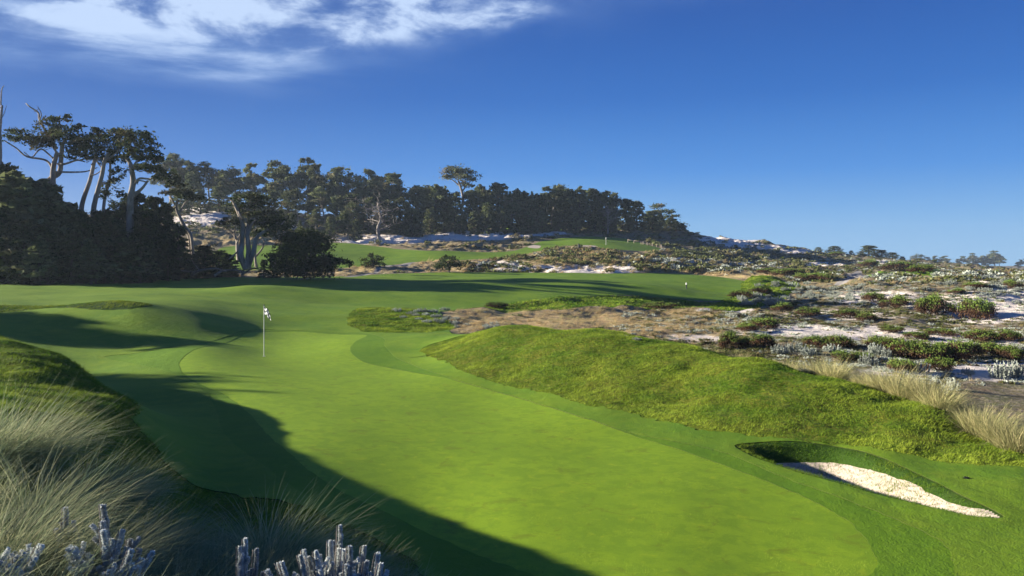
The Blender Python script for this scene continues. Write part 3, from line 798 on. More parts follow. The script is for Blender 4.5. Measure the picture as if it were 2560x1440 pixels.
def stamp(mb, proto, P, rz, sc, tone_shift=None, squash=None):
    """copies of a proto (verts, quads, tone) merged into one mesh"""
    v, q, t = proto; n = len(P)
    c, s = np.cos(rz), np.sin(rz)
    x = v[None, :, 0] * c[:, None] - v[None, :, 1] * s[:, None]
    y = v[None, :, 0] * s[:, None] + v[None, :, 1] * c[:, None]
    z = np.broadcast_to(v[None, :, 2], x.shape) * (1 if squash is None else squash[:, None])
    o = np.stack([x, y, z], -1) * sc[:, None, None] + P[:, None, :]
    qq = q[None] + (np.arange(n) * len(v))[:, None, None]
    tt = np.broadcast_to(t[None], (n, len(t)))
    if tone_shift is not None: tt = np.clip(tt + tone_shift[:, None], 0, 1)
    mb.add(o.reshape(-1, 3), quads=qq.reshape(-1, 4), attr=tt.ravel())
def proto_of(mb): return (np.concatenate(mb.v), np.concatenate(mb.q), np.concatenate(mb.a))

MAT.update({
    'pine': leaf_mat('pine_needles', (0.055, 0.080, 0.034), (0.23, 0.26, 0.11), (0.20, 0.17, 0.10), 0.25, trans=0.3),
    'cypress': leaf_mat('cypress_sprays', (0.022, 0.038, 0.013), (0.095, 0.125, 0.036), (0.075, 0.060, 0.030), 0.3, trans=0.25),
    'bushgreen': leaf_mat('bush_leaves', (0.030, 0.050, 0.014), (0.10, 0.14, 0.035), (0.07, 0.06, 0.02), 0.5),
    'bark': material('pale_weathered_bark', m_bark((0.40, 0.36, 0.31), (0.17, 0.145, 0.12))),
    'barkdark': material('dark_bark', m_bark((0.12, 0.10, 0.08), (0.05, 0.042, 0.035))),
    'drift': material('grey_dead_wood', m_bark((0.34, 0.31, 0.28), (0.15, 0.13, 0.115))),
    'marram': leaf_mat('marram_blades', (0.17, 0.25, 0.12), (0.68, 0.64, 0.38), (0.28, 0.37, 0.20), 1.2, trans=0.25),
    'marramdry': leaf_mat('dry_marram_blades', (0.24, 0.28, 0.10), (0.74, 0.63, 0.33), (0.36, 0.36, 0.16), 1.2, trans=0.25),
    'rough': leaf_mat('rough_blades', (0.07, 0.17, 0.008), (0.37, 0.46, 0.05), None, 1.0, trans=0.3),
    'roughbase': MAT['rough'],
    'silver': leaf_mat('silver_felted_leaves', (0.20, 0.23, 0.19), (0.50, 0.54, 0.47), None, 1.0, trans=0.1),
    'silver_lit': leaf_mat('sunlit_toned_silver_leaves', (0.34, 0.38, 0.38), (0.80, 0.83, 0.80), None, 1.0, trans=0.1),  # paler copy of silver: sunlight on the shaded near plumes put into the colour
    'heather': leaf_mat('heather_sprays', (0.085, 0.046, 0.026), (0.13, 0.20, 0.035), None, 1.0),
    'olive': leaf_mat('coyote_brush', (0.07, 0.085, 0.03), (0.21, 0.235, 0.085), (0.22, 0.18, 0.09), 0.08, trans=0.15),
    'tan': leaf_mat('dry_grass_blades', (0.34, 0.25, 0.11), (0.66, 0.50, 0.27), (0.40, 0.36, 0.16), 0.3, trans=0.2),
})

def tree(name, meshes, loc, rz, s, label, cat='tree', group=None, leafname='crown', mats=('bark', 'pine')):
    """a tree = Empty at its foot + trunk + crown (meshes may be shared)"""
    o = tag(empty(name, loc, rz, s), label, cat, group)
    link_mesh('trunk', meshes[0], o); link_mesh(leafname, meshes[1], o)
    return o
def ORD(n):
    return {1: 'first', 2: 'second', 3: 'third', 4: 'fourth', 5: 'fifth', 6: 'sixth', 7: 'seventh', 8: 'eighth', 9: 'ninth', 10: 'tenth', 11: 'eleventh', 12: 'twelfth'}.get(n, '%d%s' % (n, {1: 'st', 2: 'nd', 3: 'rd'}.get(n % 10 if n % 100 not in (11, 12, 13) else 0, 'th')))

# ------------------------------------------------------------------ hill wood: each tree placed by its foot and the height of its top
def mk(fn, seed, m_trunk, m_crown, nm, **k):
    a, b = fn(seed, **k); return (a.mesh('trunk', MAT[m_trunk], True), b.mesh(nm, MAT[m_crown]))
PINES = [mk(make_pine, s, 'bark', 'pine', 'crown', H=12, spread=sp, bare=ba, dome=do, n=6500, leaf=0.21) for s, sp, ba, do in ((11, 5.2, .45, .5), (12, 4.4, .35, .6), (13, 5.6, .5, .45), (14, 4.2, .3, .7), (15, 5.4, .4, .55), (16, 3.8, .45, .6))]
DENSE = [mk(make_dense, s, 'barkdark', 'pine', 'crown', H=8, R=r, taper=t, n=3800, leaf=0.19) for s, r, t in ((21, 3.4, .5), (22, 3.0, .65), (23, 3.9, .4), (24, 2.8, .6))]
SPIRES = [mk(make_spire, s, 'barkdark', 'pine', 'crown', H=7, R=r) for s, r in ((31, 1.8), (32, 2.2), (33, 1.5))]
BARES = [mk(make_bare, s, 'drift', 'drift', 'branches', H=6, R=r) for s, r in ((41, 2.6), (42, 2.0))]
KIND = {'P': (PINES, 12.6), 'D': (DENSE, 8.3), 'S': (SPIRES, 7.2), 'B': (BARES, 6.3)}
def put_tree(k, px, top, d, wpx, name, label, group, seed):
    fam, h0 = KIND[k]
    r = random.Random(seed)
    g = ground(px, d); h = (HOR - top) / F * d - g.z
    h = max(h, 2.0); s = h / h0
    sx = s if wpx is None else s * r.uniform(.9, 1.1) * wpx
    return tree(name, fam[r.randrange(len(fam))], (g.x, d, g.z - .1), r.uniform(0, 6.28), (sx, sx, s), label, 'tree', group, 'branches' if k == 'B' else 'crown')
BACK = [('P',424,378,238,1.0),('P',462,396,236,.9),('D',482,425,228,1.1),('P',524,402,240,1.0),('P',560,420,228,.9),('P',592,412,236,.95),('P',640,402,230,1.05),('P',686,394,236,1.0),('P',722,412,226,1.0),
        ('P',770,384,240,1.0),('P',800,402,230,.8),('P',842,410,238,1.1),('P',882,420,230,1.0),('P',920,412,238,1.0),('P',962,424,232,1.2),('P',1004,432,236,1.2),('D',1042,462,230,1.1)]
FRONT = [('D',452,470,205,1.2),('D',500,470,212,1.2),('D',548,462,216,1.3),('D',640,480,214,1.3),('D',680,475,212,1.2),('P',745,470,205,.9),('D',722,490,206,1.2),('D',778,500,204,1.1),('P',812,462,208,1.1),
         ('D',842,488,204,1.1),('D',880,480,206,1.2),('D',922,490,204,1.2),('P',868,500,196,.9),('D',960,498,206,1.2),('D',1000,492,206,1.2),('D',590,480,224,1.3)]
LOWER = [('S',700,535,192,1.2),('S',750,548,188,1.3),('P',790,520,190,.8),('D',826,540,188,1.0),('S',890,545,187,1.4),('B',950,500,190,1.5),('D',985,540,196,1.0),('S',862,530,189,1.3),('D',1030,520,204,1.1),('S',730,530,196,1.3)]
WOOD = [('D',1062,478,226,1.2),('S',1090,474,224,1.5),('S',1112,482,226,1.3),('D',1138,492,222,1.1),('D',1176,488,226,1.1),('S',1200,474,228,1.3),('D',1216,486,224,1.1),('D',1246,470,230,1.2),('P',1278,480,226,.9),
        ('S',1292,474,232,1.2),('S',1312,480,230,1.3),('S',1330,486,230,1.2),('D',1350,488,232,1.0),('D',1364,484,237,1.2),('P',1376,466,236,.9),('S',1398,468,238,1.4),('D',1412,474,236,1.0),('S',1428,476,238,1.3),('S',1450,470,234,1.3),
        ('D',1476,474,240,1.2),('S',1490,478,240,1.2),('D',1512,480,240,1.2),('P',1540,484,242,1.0),('D',1566,500,244,1.3),('D',1592,506,246,1.2),('D',1622,532,250,1.2),('D',1690,556,258,1.4),('D',1632,530,250,1.2),('D',1650,540,254,1.3),('D',1676,548,256,1.3),('D',1704,562,258,1.5)]
WOODF = [('D',1075,520,212,1.1),('D',1110,530,212,1.1),('D',1150,535,212,1.1),('D',1186,525,214,1.1),('D',1220,512,214,.9),('D',1262,520,216,1.1),('D',1320,528,222,1.1),('D',1356,530,226,1.1),('D',1400,530,230,1.1),('D',1440,528,232,1.1),
         ('D',1488,525,234,1.1),('D',1530,530,238,1.1),('D',1572,540,242,1.1),('D',1606,552,246,1.1),('D',1650,560,252,1.2),('D',1710,574,258,1.6),('B',1520,510,235,1.0)]
DESC = {'P': 'tall spreading pale limbed pine', 'D': 'dense dark evergreen', 'S': 'slim pointed young pine', 'B': 'grey leafless dead tree'}
NAMES = {'P': 'pine_tree', 'D': 'evergreen_tree', 'S': 'young_pine', 'B': 'dead_tree'}
WOOD = [(k, px, top - (16 if px < 1260 else 6), d, w) for k, px, top, d, w in WOOD]
for lst, where, grp in ((BACK, 'left hill wood skyline', 'skyline pines on the hill'), (FRONT, 'left hill wood middle row', 'trees below the skyline pines'),
                        (LOWER, 'left hill wood foot row', 'trees at the foot of the hill wood'), (WOOD, 'right hill wood skyline', 'skyline trees of the right hill wood'),
                        (WOODF, 'right hill wood front row', 'front trees of the right hill wood')):
    cnt = {}
    for i, (k, px, top, d, w) in enumerate(sorted(lst, key=lambda e: e[1])):
        cnt[k] = cnt.get(k, 0) + 1
        put_tree(k, px, top, d, w, NAMES[k], '%s, %s from left in the %s' % (DESC[k], ORD(cnt[k]), where), grp, px * 7 + int(d))
# far ridge and hazy trees on the right
for i, (px, top, d, w) in enumerate([(2012,620,340,2.2),(2046,622,340,2.6),(2086,614,340,3.0),(2128,630,340,2.4),(2172,612,340,3.0),(2205,624,340,2.6),(2232,630,335,2.8),(2256,640,335,1.8)]):
    put_tree('D', px, top, d, w, 'windswept_cypress', 'low dark cypress on the right ridge line, %s from the left' % ORD(i + 1), 'cypresses along the right ridge', px)
for i, (px, top, w) in enumerate([(2292,641,1.0),(2322,648,1.2),(2345,645,1.0),(2366,645,1.3),(2400,646,1.2),(2430,638,.9),(2456,645,.9),(2468,652,1.2),(2488,632,1.0),(2498,642,.9),(2546,655,1.0),(2560,652,1.0)]):
    put_tree('P', px, top - 8, 850, w * 1.3, 'distant_pine', 'faint blue hazy pine beyond the dunes, %s from the left' % ORD(i + 1), 'hazy pines far beyond the dunes', px)

# ------------------------------------------------------------------ single trees drawn from sightings: trunks and limbs as (px, row) paths, foliage pads as (px, row, rx, ry)
def own_tree(name, label, foot, d, trunks, pads, leaf=0.13, dens=1.0, mats=('bark', 'cypress'), group=None, deep=1.0, seed=1, twigs=(), back=0.0):
    global rng
    keep = rng; rng = np.random.default_rng(seed)
    g = ground(foot[0], d); s = d / F
    root = tag(empty(name, (g.x, d, g.z)), label, 'tree', group)
    def loc(px, py, dy=0.0): return np.array([(px - 1280) * s - g.x, dy, (HOR - py) * s - g.z])
    tr, cr = MB(), MB()
    for path, r0, r1 in trunks:
        w = rng.normal(size=len(path)) * .25 * deep; w[0] *= .3
        p = spline([loc(x, y, w[i]) for i, (x, y) in enumerate(path)], 6)
        tube(tr, p, np.linspace(r0, r1, len(p)) * s, 8)
    for path, r0, r1 in twigs:
        w = rng.normal(size=len(path)) * .3 * deep
        p = spline([loc(x, y, w[i]) for i, (x, y) in enumerate(path)], 5)
        tube(tr, p, np.linspace(r0, r1, len(p)) * s, 5)
    for (px, py, rx, ry) in pads:
        depth = rx * s * rng.uniform(.7, 1.0) * deep
        n = int(dens * 1.7 * (rx * ry * s * s + rx * s * depth * .6) / (leaf * leaf)) + 40
        pad(cr, loc(px, py, back + rng.normal() * .5 * deep), (rx * s * 1.3, depth * 1.15, ry * s * 1.45), n, leaf, max(8, int(rx * .45)), 0.35, rng.uniform(.2, .45))
        if rng.random() < .8:
            j = rng.integers(0, 3)
            for _ in range(3):
                a = loc(px + rng.normal() * rx * .3, py + ry * .8); b = loc(px + rng.normal() * rx * .6, py - ry * .2, rng.normal() * depth * .5)
                limb(tr, a, b, .9 * s, .35 * s, 0, .12, 5, 4)
    tr.build('trunk', MAT[mats[0]], root, True)
    if cr.n: cr.build('crown', MAT[mats[1]], root)
    rng = keep
    return root

own_tree('cypress_tree', 'twisted many-stemmed cypress with bare pale trunks beside the round dark tree', (614, 665), 95,
    [([(614,672),(607,640),(604,610),(608,565),(596,530),(585,508)], 8, 3.5), ([(616,672),(622,630),(620,590),(616,555),(619,525),(628,498)], 7, 3), ([(620,668),(634,630),(642,598),(660,580),(690,572)], 7, 3),
     ([(585,508),(572,497),(559,496)], 3, 1.2), ([(596,530),(590,515),(600,512)], 2.5, 1.2), ([(620,590),(630,560),(642,548)], 3.5, 1.5), ([(690,572),(705,560),(712,552)], 2.5, 1), ([(660,580),(680,570),(695,556)], 2.5, 1), ([(605,625),(590,632),(572,648)], 3, 1.5),
     ([(616,555),(606,540),(590,518)], 2.5, 1.2)],
    [(630,500,42,14), (612,512,38,12), (646,512,32,14), (588,532,26,14), (575,556,24,12), (640,538,30,10), (668,545,36,16), (692,560,36,20), (672,566,40,14), (704,575,22,14), (600,494,22,7), (640,582,26,8), (648,556,28,12)], 0.11, 1.5, seed=3, back=1.3)
own_tree('cypress_tree', 'pale trunked cypress standing just behind the twisted cypress, left stem', (595, 648), 112,
    [([(597,655),(594,625),(589,598),(578,580),(566,568)], 5, 2), ([(592,610),(600,590),(604,575)], 3, 1.5), ([(589,598),(586,580),(588,572)], 3, 1.5)], [(566,562,24,8), (590,566,22,9), (606,572,16,7)], 0.13, 1.3, seed=4)
own_tree('cypress_tree', 'slender pale cypress trunk forking between the twisted cypress and round dark tree', (640, 660), 104,
    [([(641,668),(640,640),(641,612),(646,592)], 3.4, 1.5), ([(640,640),(655,622),(662,606),(658,598)], 2.6, 1.2), ([(646,600),(656,592),(660,585)], 1.5, .8)], [(650,588,20,8), (668,590,22,7)], 0.13, 1.0, seed=5)
own_tree('dome_tree', 'broad round dark evergreen touching the ground beside the fairway', (760, 680), 92,
    [([(762,690),(765,650),(762,610)], 6, 3), ([(765,650),(790,630),(815,640)], 4, 2), ([(764,655),(735,640),(712,635)], 4, 2)],
    [(755,595,40,18), (728,608,36,20), (785,606,36,20), (712,636,36,22), (750,632,44,26), (796,632,40,24), (820,650,32,18), (705,664,32,18), (748,668,46,20), (792,672,44,18), (838,660,26,8), (868,660,14,8), (770,584,26,10), (810,676,30,10), (850,652,20,6), (724,588,20,8), (690,650,16,12), (720,680,34,18), (780,684,40,16), (752,650,50,30), (820,664,34,18), (735,612,40,22), (775,612,40,22), (700,680,22,14), (760,690,40,10)], 0.11, 1.7, deep=1.0, seed=6)
own_tree('umbrella_pine', 'lone umbrella-shaped pine rising above the hill wood', (1156, 505), 232,
    [([(1158,512),(1157,490),(1152,470),(1146,452)], 4.2, 2.2), ([(1156,478),(1168,462),(1178,452)], 2.2, 1), ([(1153,468),(1138,455),(1126,446)], 2, 1), ([(1157,486),(1170,478),(1180,474)], 1.6, .7)],
    [(1148,428,32,10), (1132,438,24,9), (1164,436,26,10), (1175,452,15,10), (1120,444,14,5), (1150,446,34,9), (1138,428,22,8), (1172,466,12,5), (1160,460,14,6)], 0.22, 1.3, ('bark', 'pine'), seed=8)
own_tree('windswept_cypress', 'windswept cypress with tiered branches at the right end of the hill wood', (1668, 585), 262,
    [([(1668,592),(1664,565),(1652,535)], 4, 2), ([(1664,560),(1676,545),(1688,540)], 2, 1)], [(1648,518,22,6), (1660,530,24,6), (1672,542,24,7), (1684,556,24,8), (1668,562,28,8), (1700,570,20,8), (1640,532,10,4), (1650,550,14,8)], 0.25, 1.3, ('barkdark', 'pine'), seed=9)
own_tree('shrub_tree', 'small dark shrub tree on the bank left of the path', (932, 662), 122,
    [([(934,676),(932,660),(926,648)], 2.4, 1.2), ([(933,664),(942,652),(945,645)], 2, 1)], [(932,644,12,9), (920,652,14,9), (945,652,14,9), (932,660,20,9), (918,663,10,6), (948,662,12,7), (928,638,6,6)], 0.1, 1.2, ('barkdark', 'cypress'), seed=10)
own_tree('shrub_tree', 'small dark rounded shrub tree standing at the edge of the fairway', (1122, 675), 119,
    [([(1122,688),(1122,670),(1116,655)], 2.8, 1.2), ([(1122,672),(1132,660),(1138,652)], 2.2, 1)], [(1120,650,16,9), (1104,660,16,10), (1138,658,16,11), (1122,666,26,12), (1100,672,12,8), (1146,668,12,8), (1112,644,7,6), (1130,646,8,6)], 0.1, 1.2, ('barkdark', 'cypress'), seed=12)
own_tree('round_bush', 'round green bush beside the sandy track on the hill', (1305, 585), 222,
    [([(1304,592),(1304,575),(1300,560)], 2.4, 1.2)], [(1304,556,18,12), (1290,566,16,12), (1318,566,16,13), (1304,574,24,12), (1288,578,12,8), (1322,578,10,8), (1304,546,10,6)], 0.2, 1.5, ('barkdark', 'bushgreen'), seed=13)
own_tree('round_bush', 'pale green bush against the dark hill wood left of the round bush', (1218, 560), 216,
    [([(1218,566),(1218,550)], 2, 1)], [(1218,522,12,10), (1212,535,14,12), (1226,536,13,12), (1218,548,18,12), (1216,512,8,6)], 0.2, 1.3, ('barkdark', 'bushgreen'), seed=14)

# left edge of the fairway: the tall pines
own_tree('tall_pine', 'tallest pine at far left with dead top limb and long level branches', (130, 690), 94,
    [([(128,690),(132,580),(133,500),(134,450),(132,415),(140,380)], 9, 5), ([(118,690),(112,520),(124,455),(140,430),(150,392),(158,360)], 8, 4.5), ([(142,372),(118,335),(98,300),(90,280),(72,266),(58,256)], 3.6, 1.2), ([(98,300),(104,285),(100,268)], 1.6, .7), ([(88,280),(96,272)], 1.2, .5),
     ([(134,430),(110,400),(70,392),(40,370),(14,352)], 3, 1.5), ([(146,410),(170,412),(190,400),(215,405)], 3.4, 1.4), ([(140,430),(185,430),(215,428),(248,420)], 2.6, 1.1), ([(136,400),(100,372),(78,392),(62,380)], 2.2, 1), ([(158,360),(172,345),(180,330)], 3, 1.4), ([(150,392),(134,365),(128,345)], 3, 1.4)],
    [(140,302,26,12), (122,318,28,14), (160,322,30,14), (60,340,32,12), (90,350,34,14), (40,352,20,8), (130,345,36,16), (175,345,34,16), (200,352,28,16), (212,378,28,16), (188,374,30,16), (110,366,30,12), (190,318,14,8), (168,296,12,7), (220,398,20,10), (150,360,30,14), (196,392,24,10)], 0.13, 1.25, ('bark', 'cypress'), seed=15, deep=1.3)
own_tree('tall_pine', 'leaning pale trunked pine just right of the tallest pine', (195, 690), 92,
    [([(190,690),(200,540),(205,500),(222,450),(230,405),(240,385)], 6.5, 3.5), ([(228,412),(245,400),(256,392)], 2.4, 1.2), ([(225,440),(240,435),(258,425)], 2, 1)],
    [(232,340,24,14), (248,352,28,16), (226,362,26,14), (252,378,28,14), (236,328,14,7), (240,392,22,9)], 0.13, 1.3, ('bark', 'cypress'), seed=16)
own_tree('tall_pine', 'leaning pine with long slanting grey trunk and rounded dark crown', (230, 690), 91,
    [([(224,690),(232,540),(240,500),(258,440),(268,400),(280,375)], 7, 3.5), ([(268,400),(290,385),(302,368)], 2.6, 1.2), ([(262,425),(250,408),(246,396)], 1.8, .9)],
    [(288,332,28,14), (304,345,30,16), (272,350,26,14), (294,368,34,16), (280,384,26,10), (312,372,20,12)], 0.13, 1.3, ('bark', 'cypress'), seed=17)
own_tree('tall_pine', 'thin trunked pine half hidden between the leaning pine and white trunked pine', (262, 690), 93,
    [([(254,690),(262,520),(272,450),(279,400)], 4.5, 2.4), ([(274,440),(290,425),(298,415)], 1.6, .8)], [(282,392,24,12), (296,404,20,10), (272,404,18,9), (300,430,20,12), (290,460,26,16), (280,490,30,18)], 0.13, 1.2, ('bark', 'cypress'), seed=18)
own_tree('white_trunk_pine', 'pine with thick whitish trunk and forking pale limbs', (322, 600), 88,
    [([(316,690),(321,590),(324,540),(328,495),(331,455),(333,425),(322,405),(314,392)], 10, 4), ([(332,490),(346,478),(360,468),(368,452)], 5, 2.4), ([(336,460),(350,447),(366,446),(380,444)], 3.6, 1.6), ([(331,430),(340,410),(350,395)], 3.6, 1.6), ([(366,455),(350,452),(340,460)], 2, 1)],
    [(340,340,30,14), (356,352,28,16), (326,358,28,16), (372,376,26,16), (346,384,34,16), (364,400,30,16), (384,398,20,16), (330,398,24,12), (372,424,26,14), (392,425,18,12), (400,445,16,10), (352,420,26,12)], 0.13, 1.35, ('bark', 'cypress'), seed=19)
own_tree('flat_top_cypress', 'flat topped cypress with bent pale trunk at right end of dark thicket', (470, 640), 101,
    [([(478,672),(474,620),(470,590),(462,568),(450,545),(442,520),(446,500)], 5.5, 3), ([(442,520),(432,500),(420,492)], 2.6, 1.2), ([(450,530),(462,508),(475,500)], 2.6, 1.2), ([(462,568),(480,590),(484,640),(484,672)], 4.5, 3)],
    [(452,482,34,10), (470,492,30,10), (432,486,20,8), (492,498,20,8), (446,466,24,10), (424,450,26,16), (414,440,22,14)], 0.13, 1.4, ('bark', 'cypress'), seed=20)
own_tree('dead_snag', 'bare dead snag cut off by the left edge of the view', (0, 690), 90,
    [([(2,690),(3,450),(5,380),(2,330),(0,262)], 6, 2.6), ([(1,300),(6,285),(12,262)], 1.2, .5), ([(2,270),(-10,262),(-25,258)], 1.2, .5), ([(3,345),(-12,335),(-22,320)], 1.6, .7), ([(0,262),(6,225),(14,214)], 2, .5), ([(2,318),(10,306)], 1, .4)], [], seed=22, mats=('bark', 'cypress'))

# the dark thicket below them, along the fairway edge
CYP = [mk(make_dense, s, 'barkdark', 'cypress', 'crown', H=8, R=r, taper=t, n=9000, leaf=0.12) for s, r, t in ((51, 3.2, .5), (52, 2.8, .6), (53, 3.6, .4), (54, 2.5, .55))]
KIND['C'] = (CYP, 8.3)
THICK = [(-230,380,96,1),(-160,400,92,1),(-95,395,93,1),(-40,400,91,1),(10,398,90,1),(45,442,87,1),(88,445,89,1),(128,482,86,1),(172,500,88,1),(205,520,84,1),(250,520,88,1),(285,540,85,1),(300,500,95,1),(350,560,84,1),(386,480,94,1),(372,520,88,1),(418,500,95,.8),(446,560,94,.8),(-10,520,82,1),(60,540,81,1),(120,560,81,1),(180,570,81,1),(240,590,82,1),(300,600,83,1),(420,600,90,.9),(340,470,97,.9),(-80,500,84,1),(-150,500,84,1)]
for i, (px, top, d) in enumerate([(-30,388,89), (30,420,86), (66,452,84), (104,440,90), (150,500,85), (196,532,86), (268,548,86), (330,585,84), (228,600,81), (100,590,80)]):
    put_tree('S', px, top, d, 1.9, 'young_pine', 'pointed young pine in front of the left thicket trees, %s from the left' % ORD(sorted([-30, 30, 66, 104, 150, 196, 268, 330, 228, 100]).index(px) + 1), 'young pines of the left thicket', px * 5 + 2)
for i, (px, top, d, w) in enumerate(sorted(THICK)):
    put_tree('C', px, top, d, w, 'thicket_tree', 'dark shaded evergreen of the left thicket, %s from the left' % ORD(i + 1), 'dark evergreens of the left thicket', px * 3 + 1)
for i, (px, top, d, w) in enumerate([(512,608,97,2.0),(548,622,99,1.8),(575,632,100,1.6),(490,630,96,1.8),(660,645,97,1.4),(685,650,98,1.5)]):
    put_tree('C', px, top, d, w, 'dark_bush', 'low dark bush near the twisted cypress, %s from the left' % ORD(i + 1), 'bushes round the twisted cypress', px)
SHADE = [(-50, 41, 8.2, 1.5), (-56, 44, 8.8, 1.3), (-50, 30.0, 9.3, 1.6), (-53, 27.5, 9.0, 1.4), (-50, 24, 7.8, 1.3), (-46, 20.5, 7.6, 1.1)]
# trees farther left whose shade falls across the hollow and the green's edge
for i, (x, y, h, sx) in enumerate(SHADE):
    px = 1280 + F * x / y; g = ground(px, y); s = h / 8.3
    tree('dark_evergreen', CYP[i % 4], (x, y, g.z - .1), i * 1.3, (s * sx, s * sx, s), 'round dark evergreen on the rough left of the hollow, %s from the green' % ORD(i + 1), 'tree', 'evergreens left of the green')

# fallen grey wood at the foot of the thicket
for i, path in enumerate([[(392,650),(420,668),(450,676),(490,680)], [(470,688),(500,676),(540,672),(560,680)], [(520,690),(540,678),(575,676),(600,684)], [(430,662),(440,676),(445,690)], [(570,690),(600,672),(630,676)]]):
    mb = MB(); c = ground(path[1][0], 93 + i); s = 93 / F
    p = spline([((x - 1280) * s - c.x, rng.normal() * .4, (HOR - y) * s - c.z) for x, y in path], 6)
    p[:, 2] = np.maximum(p[:, 2], .1)
    tube(mb, p, np.linspace(.17, .05, len(p)), 6)
    for k in range(5):
        m = p[int(rng.integers(3, len(p) - 1))]; limb(mb, m, m + np.array([rng.normal(), rng.normal() * .6, abs(rng.normal()) * .6]), .06, .015, 0, .15, 5, 4)
    o = mb.build('fallen_branch', MAT['drift'], None, True); o.location = c
    tag(o, 'grey dead branch lying at the foot of the thicket, %s from the left' % ORD(i + 1), 'branch', 'fallen branches below the thicket')
# ------------------------------------------------------------------ rough grass: leaning blades in tufts ("stuff": nobody could count them)
def in_region(key, n, umin, umax, d0, d1):
    u = rng.uniform(umin, umax, n); d = np.sqrt(rng.uniform(d0 * d0, d1 * d1, n))
    ok = zat(u, d, SD[key]) > 0.0
    u, d = u[ok], d[ok]
    return np.stack([u * d, d, zat(u, d)], 1)
def rough_grass(name, key, box, density, per, L, w, label=None, spread=0.10, tone=(0.9, 0.0)):
    umin, umax, d0, d1 = box
    area = 0.5 * (umax - umin) * (d1 * d1 - d0 * d0)
    P = in_region(key, int(area * density), umin, umax, d0, d1)
    n = len(P)
    big = fbm(P[:, 0] / 1.3, P[:, 1] / 1.3, 4, 51); fine = fbm(P[:, 0] / .35, P[:, 1] / .35, 2, 61)
    tt = np.clip(0.42 + 0.42 * big + 0.22 * fine + tone[1], 0, 1)
    hh = np.clip(0.9 + 0.32 * fine + 0.15 * big, 0.4, 1.5)
    az = 0.6 + 1.2 * fbm(P[:, 0] / .9, P[:, 1] / .9, 3, 71)
    B = np.repeat(P, per, 0) + np.concatenate([rng.normal(size=(n * per, 2)) * spread * .5, np.full((n * per, 1), -0.015)], 1)
    mb = MB()
    blades(mb, B, L * np.repeat(hh, per) * rng.uniform(.6, 1.25, n * per), w, rng.uniform(.15, .75, n * per), np.repeat(az, per) + rng.normal(size=n * per) * .8, rng.uniform(.3, .9, n * per), 2,
           np.clip(np.repeat(tt, per) + rng.normal(size=n * per) * .16, 0, 1))
    return tag(mb.build(name, MAT['rough']), label, None, None, 'stuff')
rough_grass('rough_grass', 'rough_mound', (-0.13, 0.72, 14.5, 38), 360, 6, 0.082, 0.013)
rough_grass('rough_grass', 'rough_fore', (-0.72, -0.02, 6.5, 26), 300, 6, 0.085, 0.011, tone=(.9, -0.08))
rough_grass('rough_grass', 'rough_oval', (-0.22, -0.06, 43, 59), 120, 4, 0.14, 0.03, tone=(.9, -0.05))
rough_grass('rough_grass', 'rough_bank', (-0.06, 0.37, 66, 122), 30, 4, 0.22, 0.06, tone=(.9, -0.18))
rough_grass('mown_grass_blades', 'fairway', (0.02, 0.70, 8, 20), 800, 4, 0.032, 0.006, tone=(.9, -0.22), spread=.05)
rough_grass('rough_grass', 'rough_ridge', (-0.72, -0.44, 41, 49), 110, 4, 0.12, 0.03, tone=(.9, -0.1))
rough_grass('rough_grass', 'bunker_bank', (0.26, 0.64, 12, 18), 700, 4, 0.075, 0.008, tone=(.9, -0.32))  # blades toned down with the bank turf, its shade put into their colour

# ------------------------------------------------------------------ marram tussocks
def make_tussock(seed, n=900, R=.36, L=.85, wind=(0.9, -0.1), w=.006):
    global rng
    keep = rng; rng = np.random.default_rng(seed)
    mb = MB()
    r = R * np.sqrt(rng.uniform(0, 1, n)) * .8; th = rng.uniform(0, 2 * np.pi, n)
    base = np.stack([r * np.cos(th), r * np.sin(th), np.full(n, -.03)], 1)
    dx, dy = np.cos(th) * (r / R + .15) + wind[0] * .55 + rng.normal(size=n) * .3, np.sin(th) * (r / R + .15) + wind[1] * .55 + rng.normal(size=n) * .3
    m = np.hypot(dx, dy)
    blades(mb, base, L * rng.uniform(.55, 1.15, n), w, np.clip(m * .5, .03, 1.1), np.arctan2(dy, dx), rng.uniform(.2, 1.15, n), 6, np.clip(rng.beta(1.1, 1.3, n), 0, 1))
    rng = keep
    return mb
TUS = [make_tussock(s, n, R, L, w=w).mesh('tussock', MAT['marram']) for s, n, R, L, w in ((61, 850, .40, .9, .0085), (62, 850, .46, .85, .0085), (63, 700, .36, .95, .0085), (64, 750, .5, .75, .0085))]
TUSD = [make_tussock(s, n, R, L, (.35, -.1), w=w).mesh('tussock', MAT['marramdry']) for s, n, R, L, w in ((65, 800, .42, 1.05, .013), (66, 800, .5, .95, .013), (67, 700, .4, 1.1, .013))]
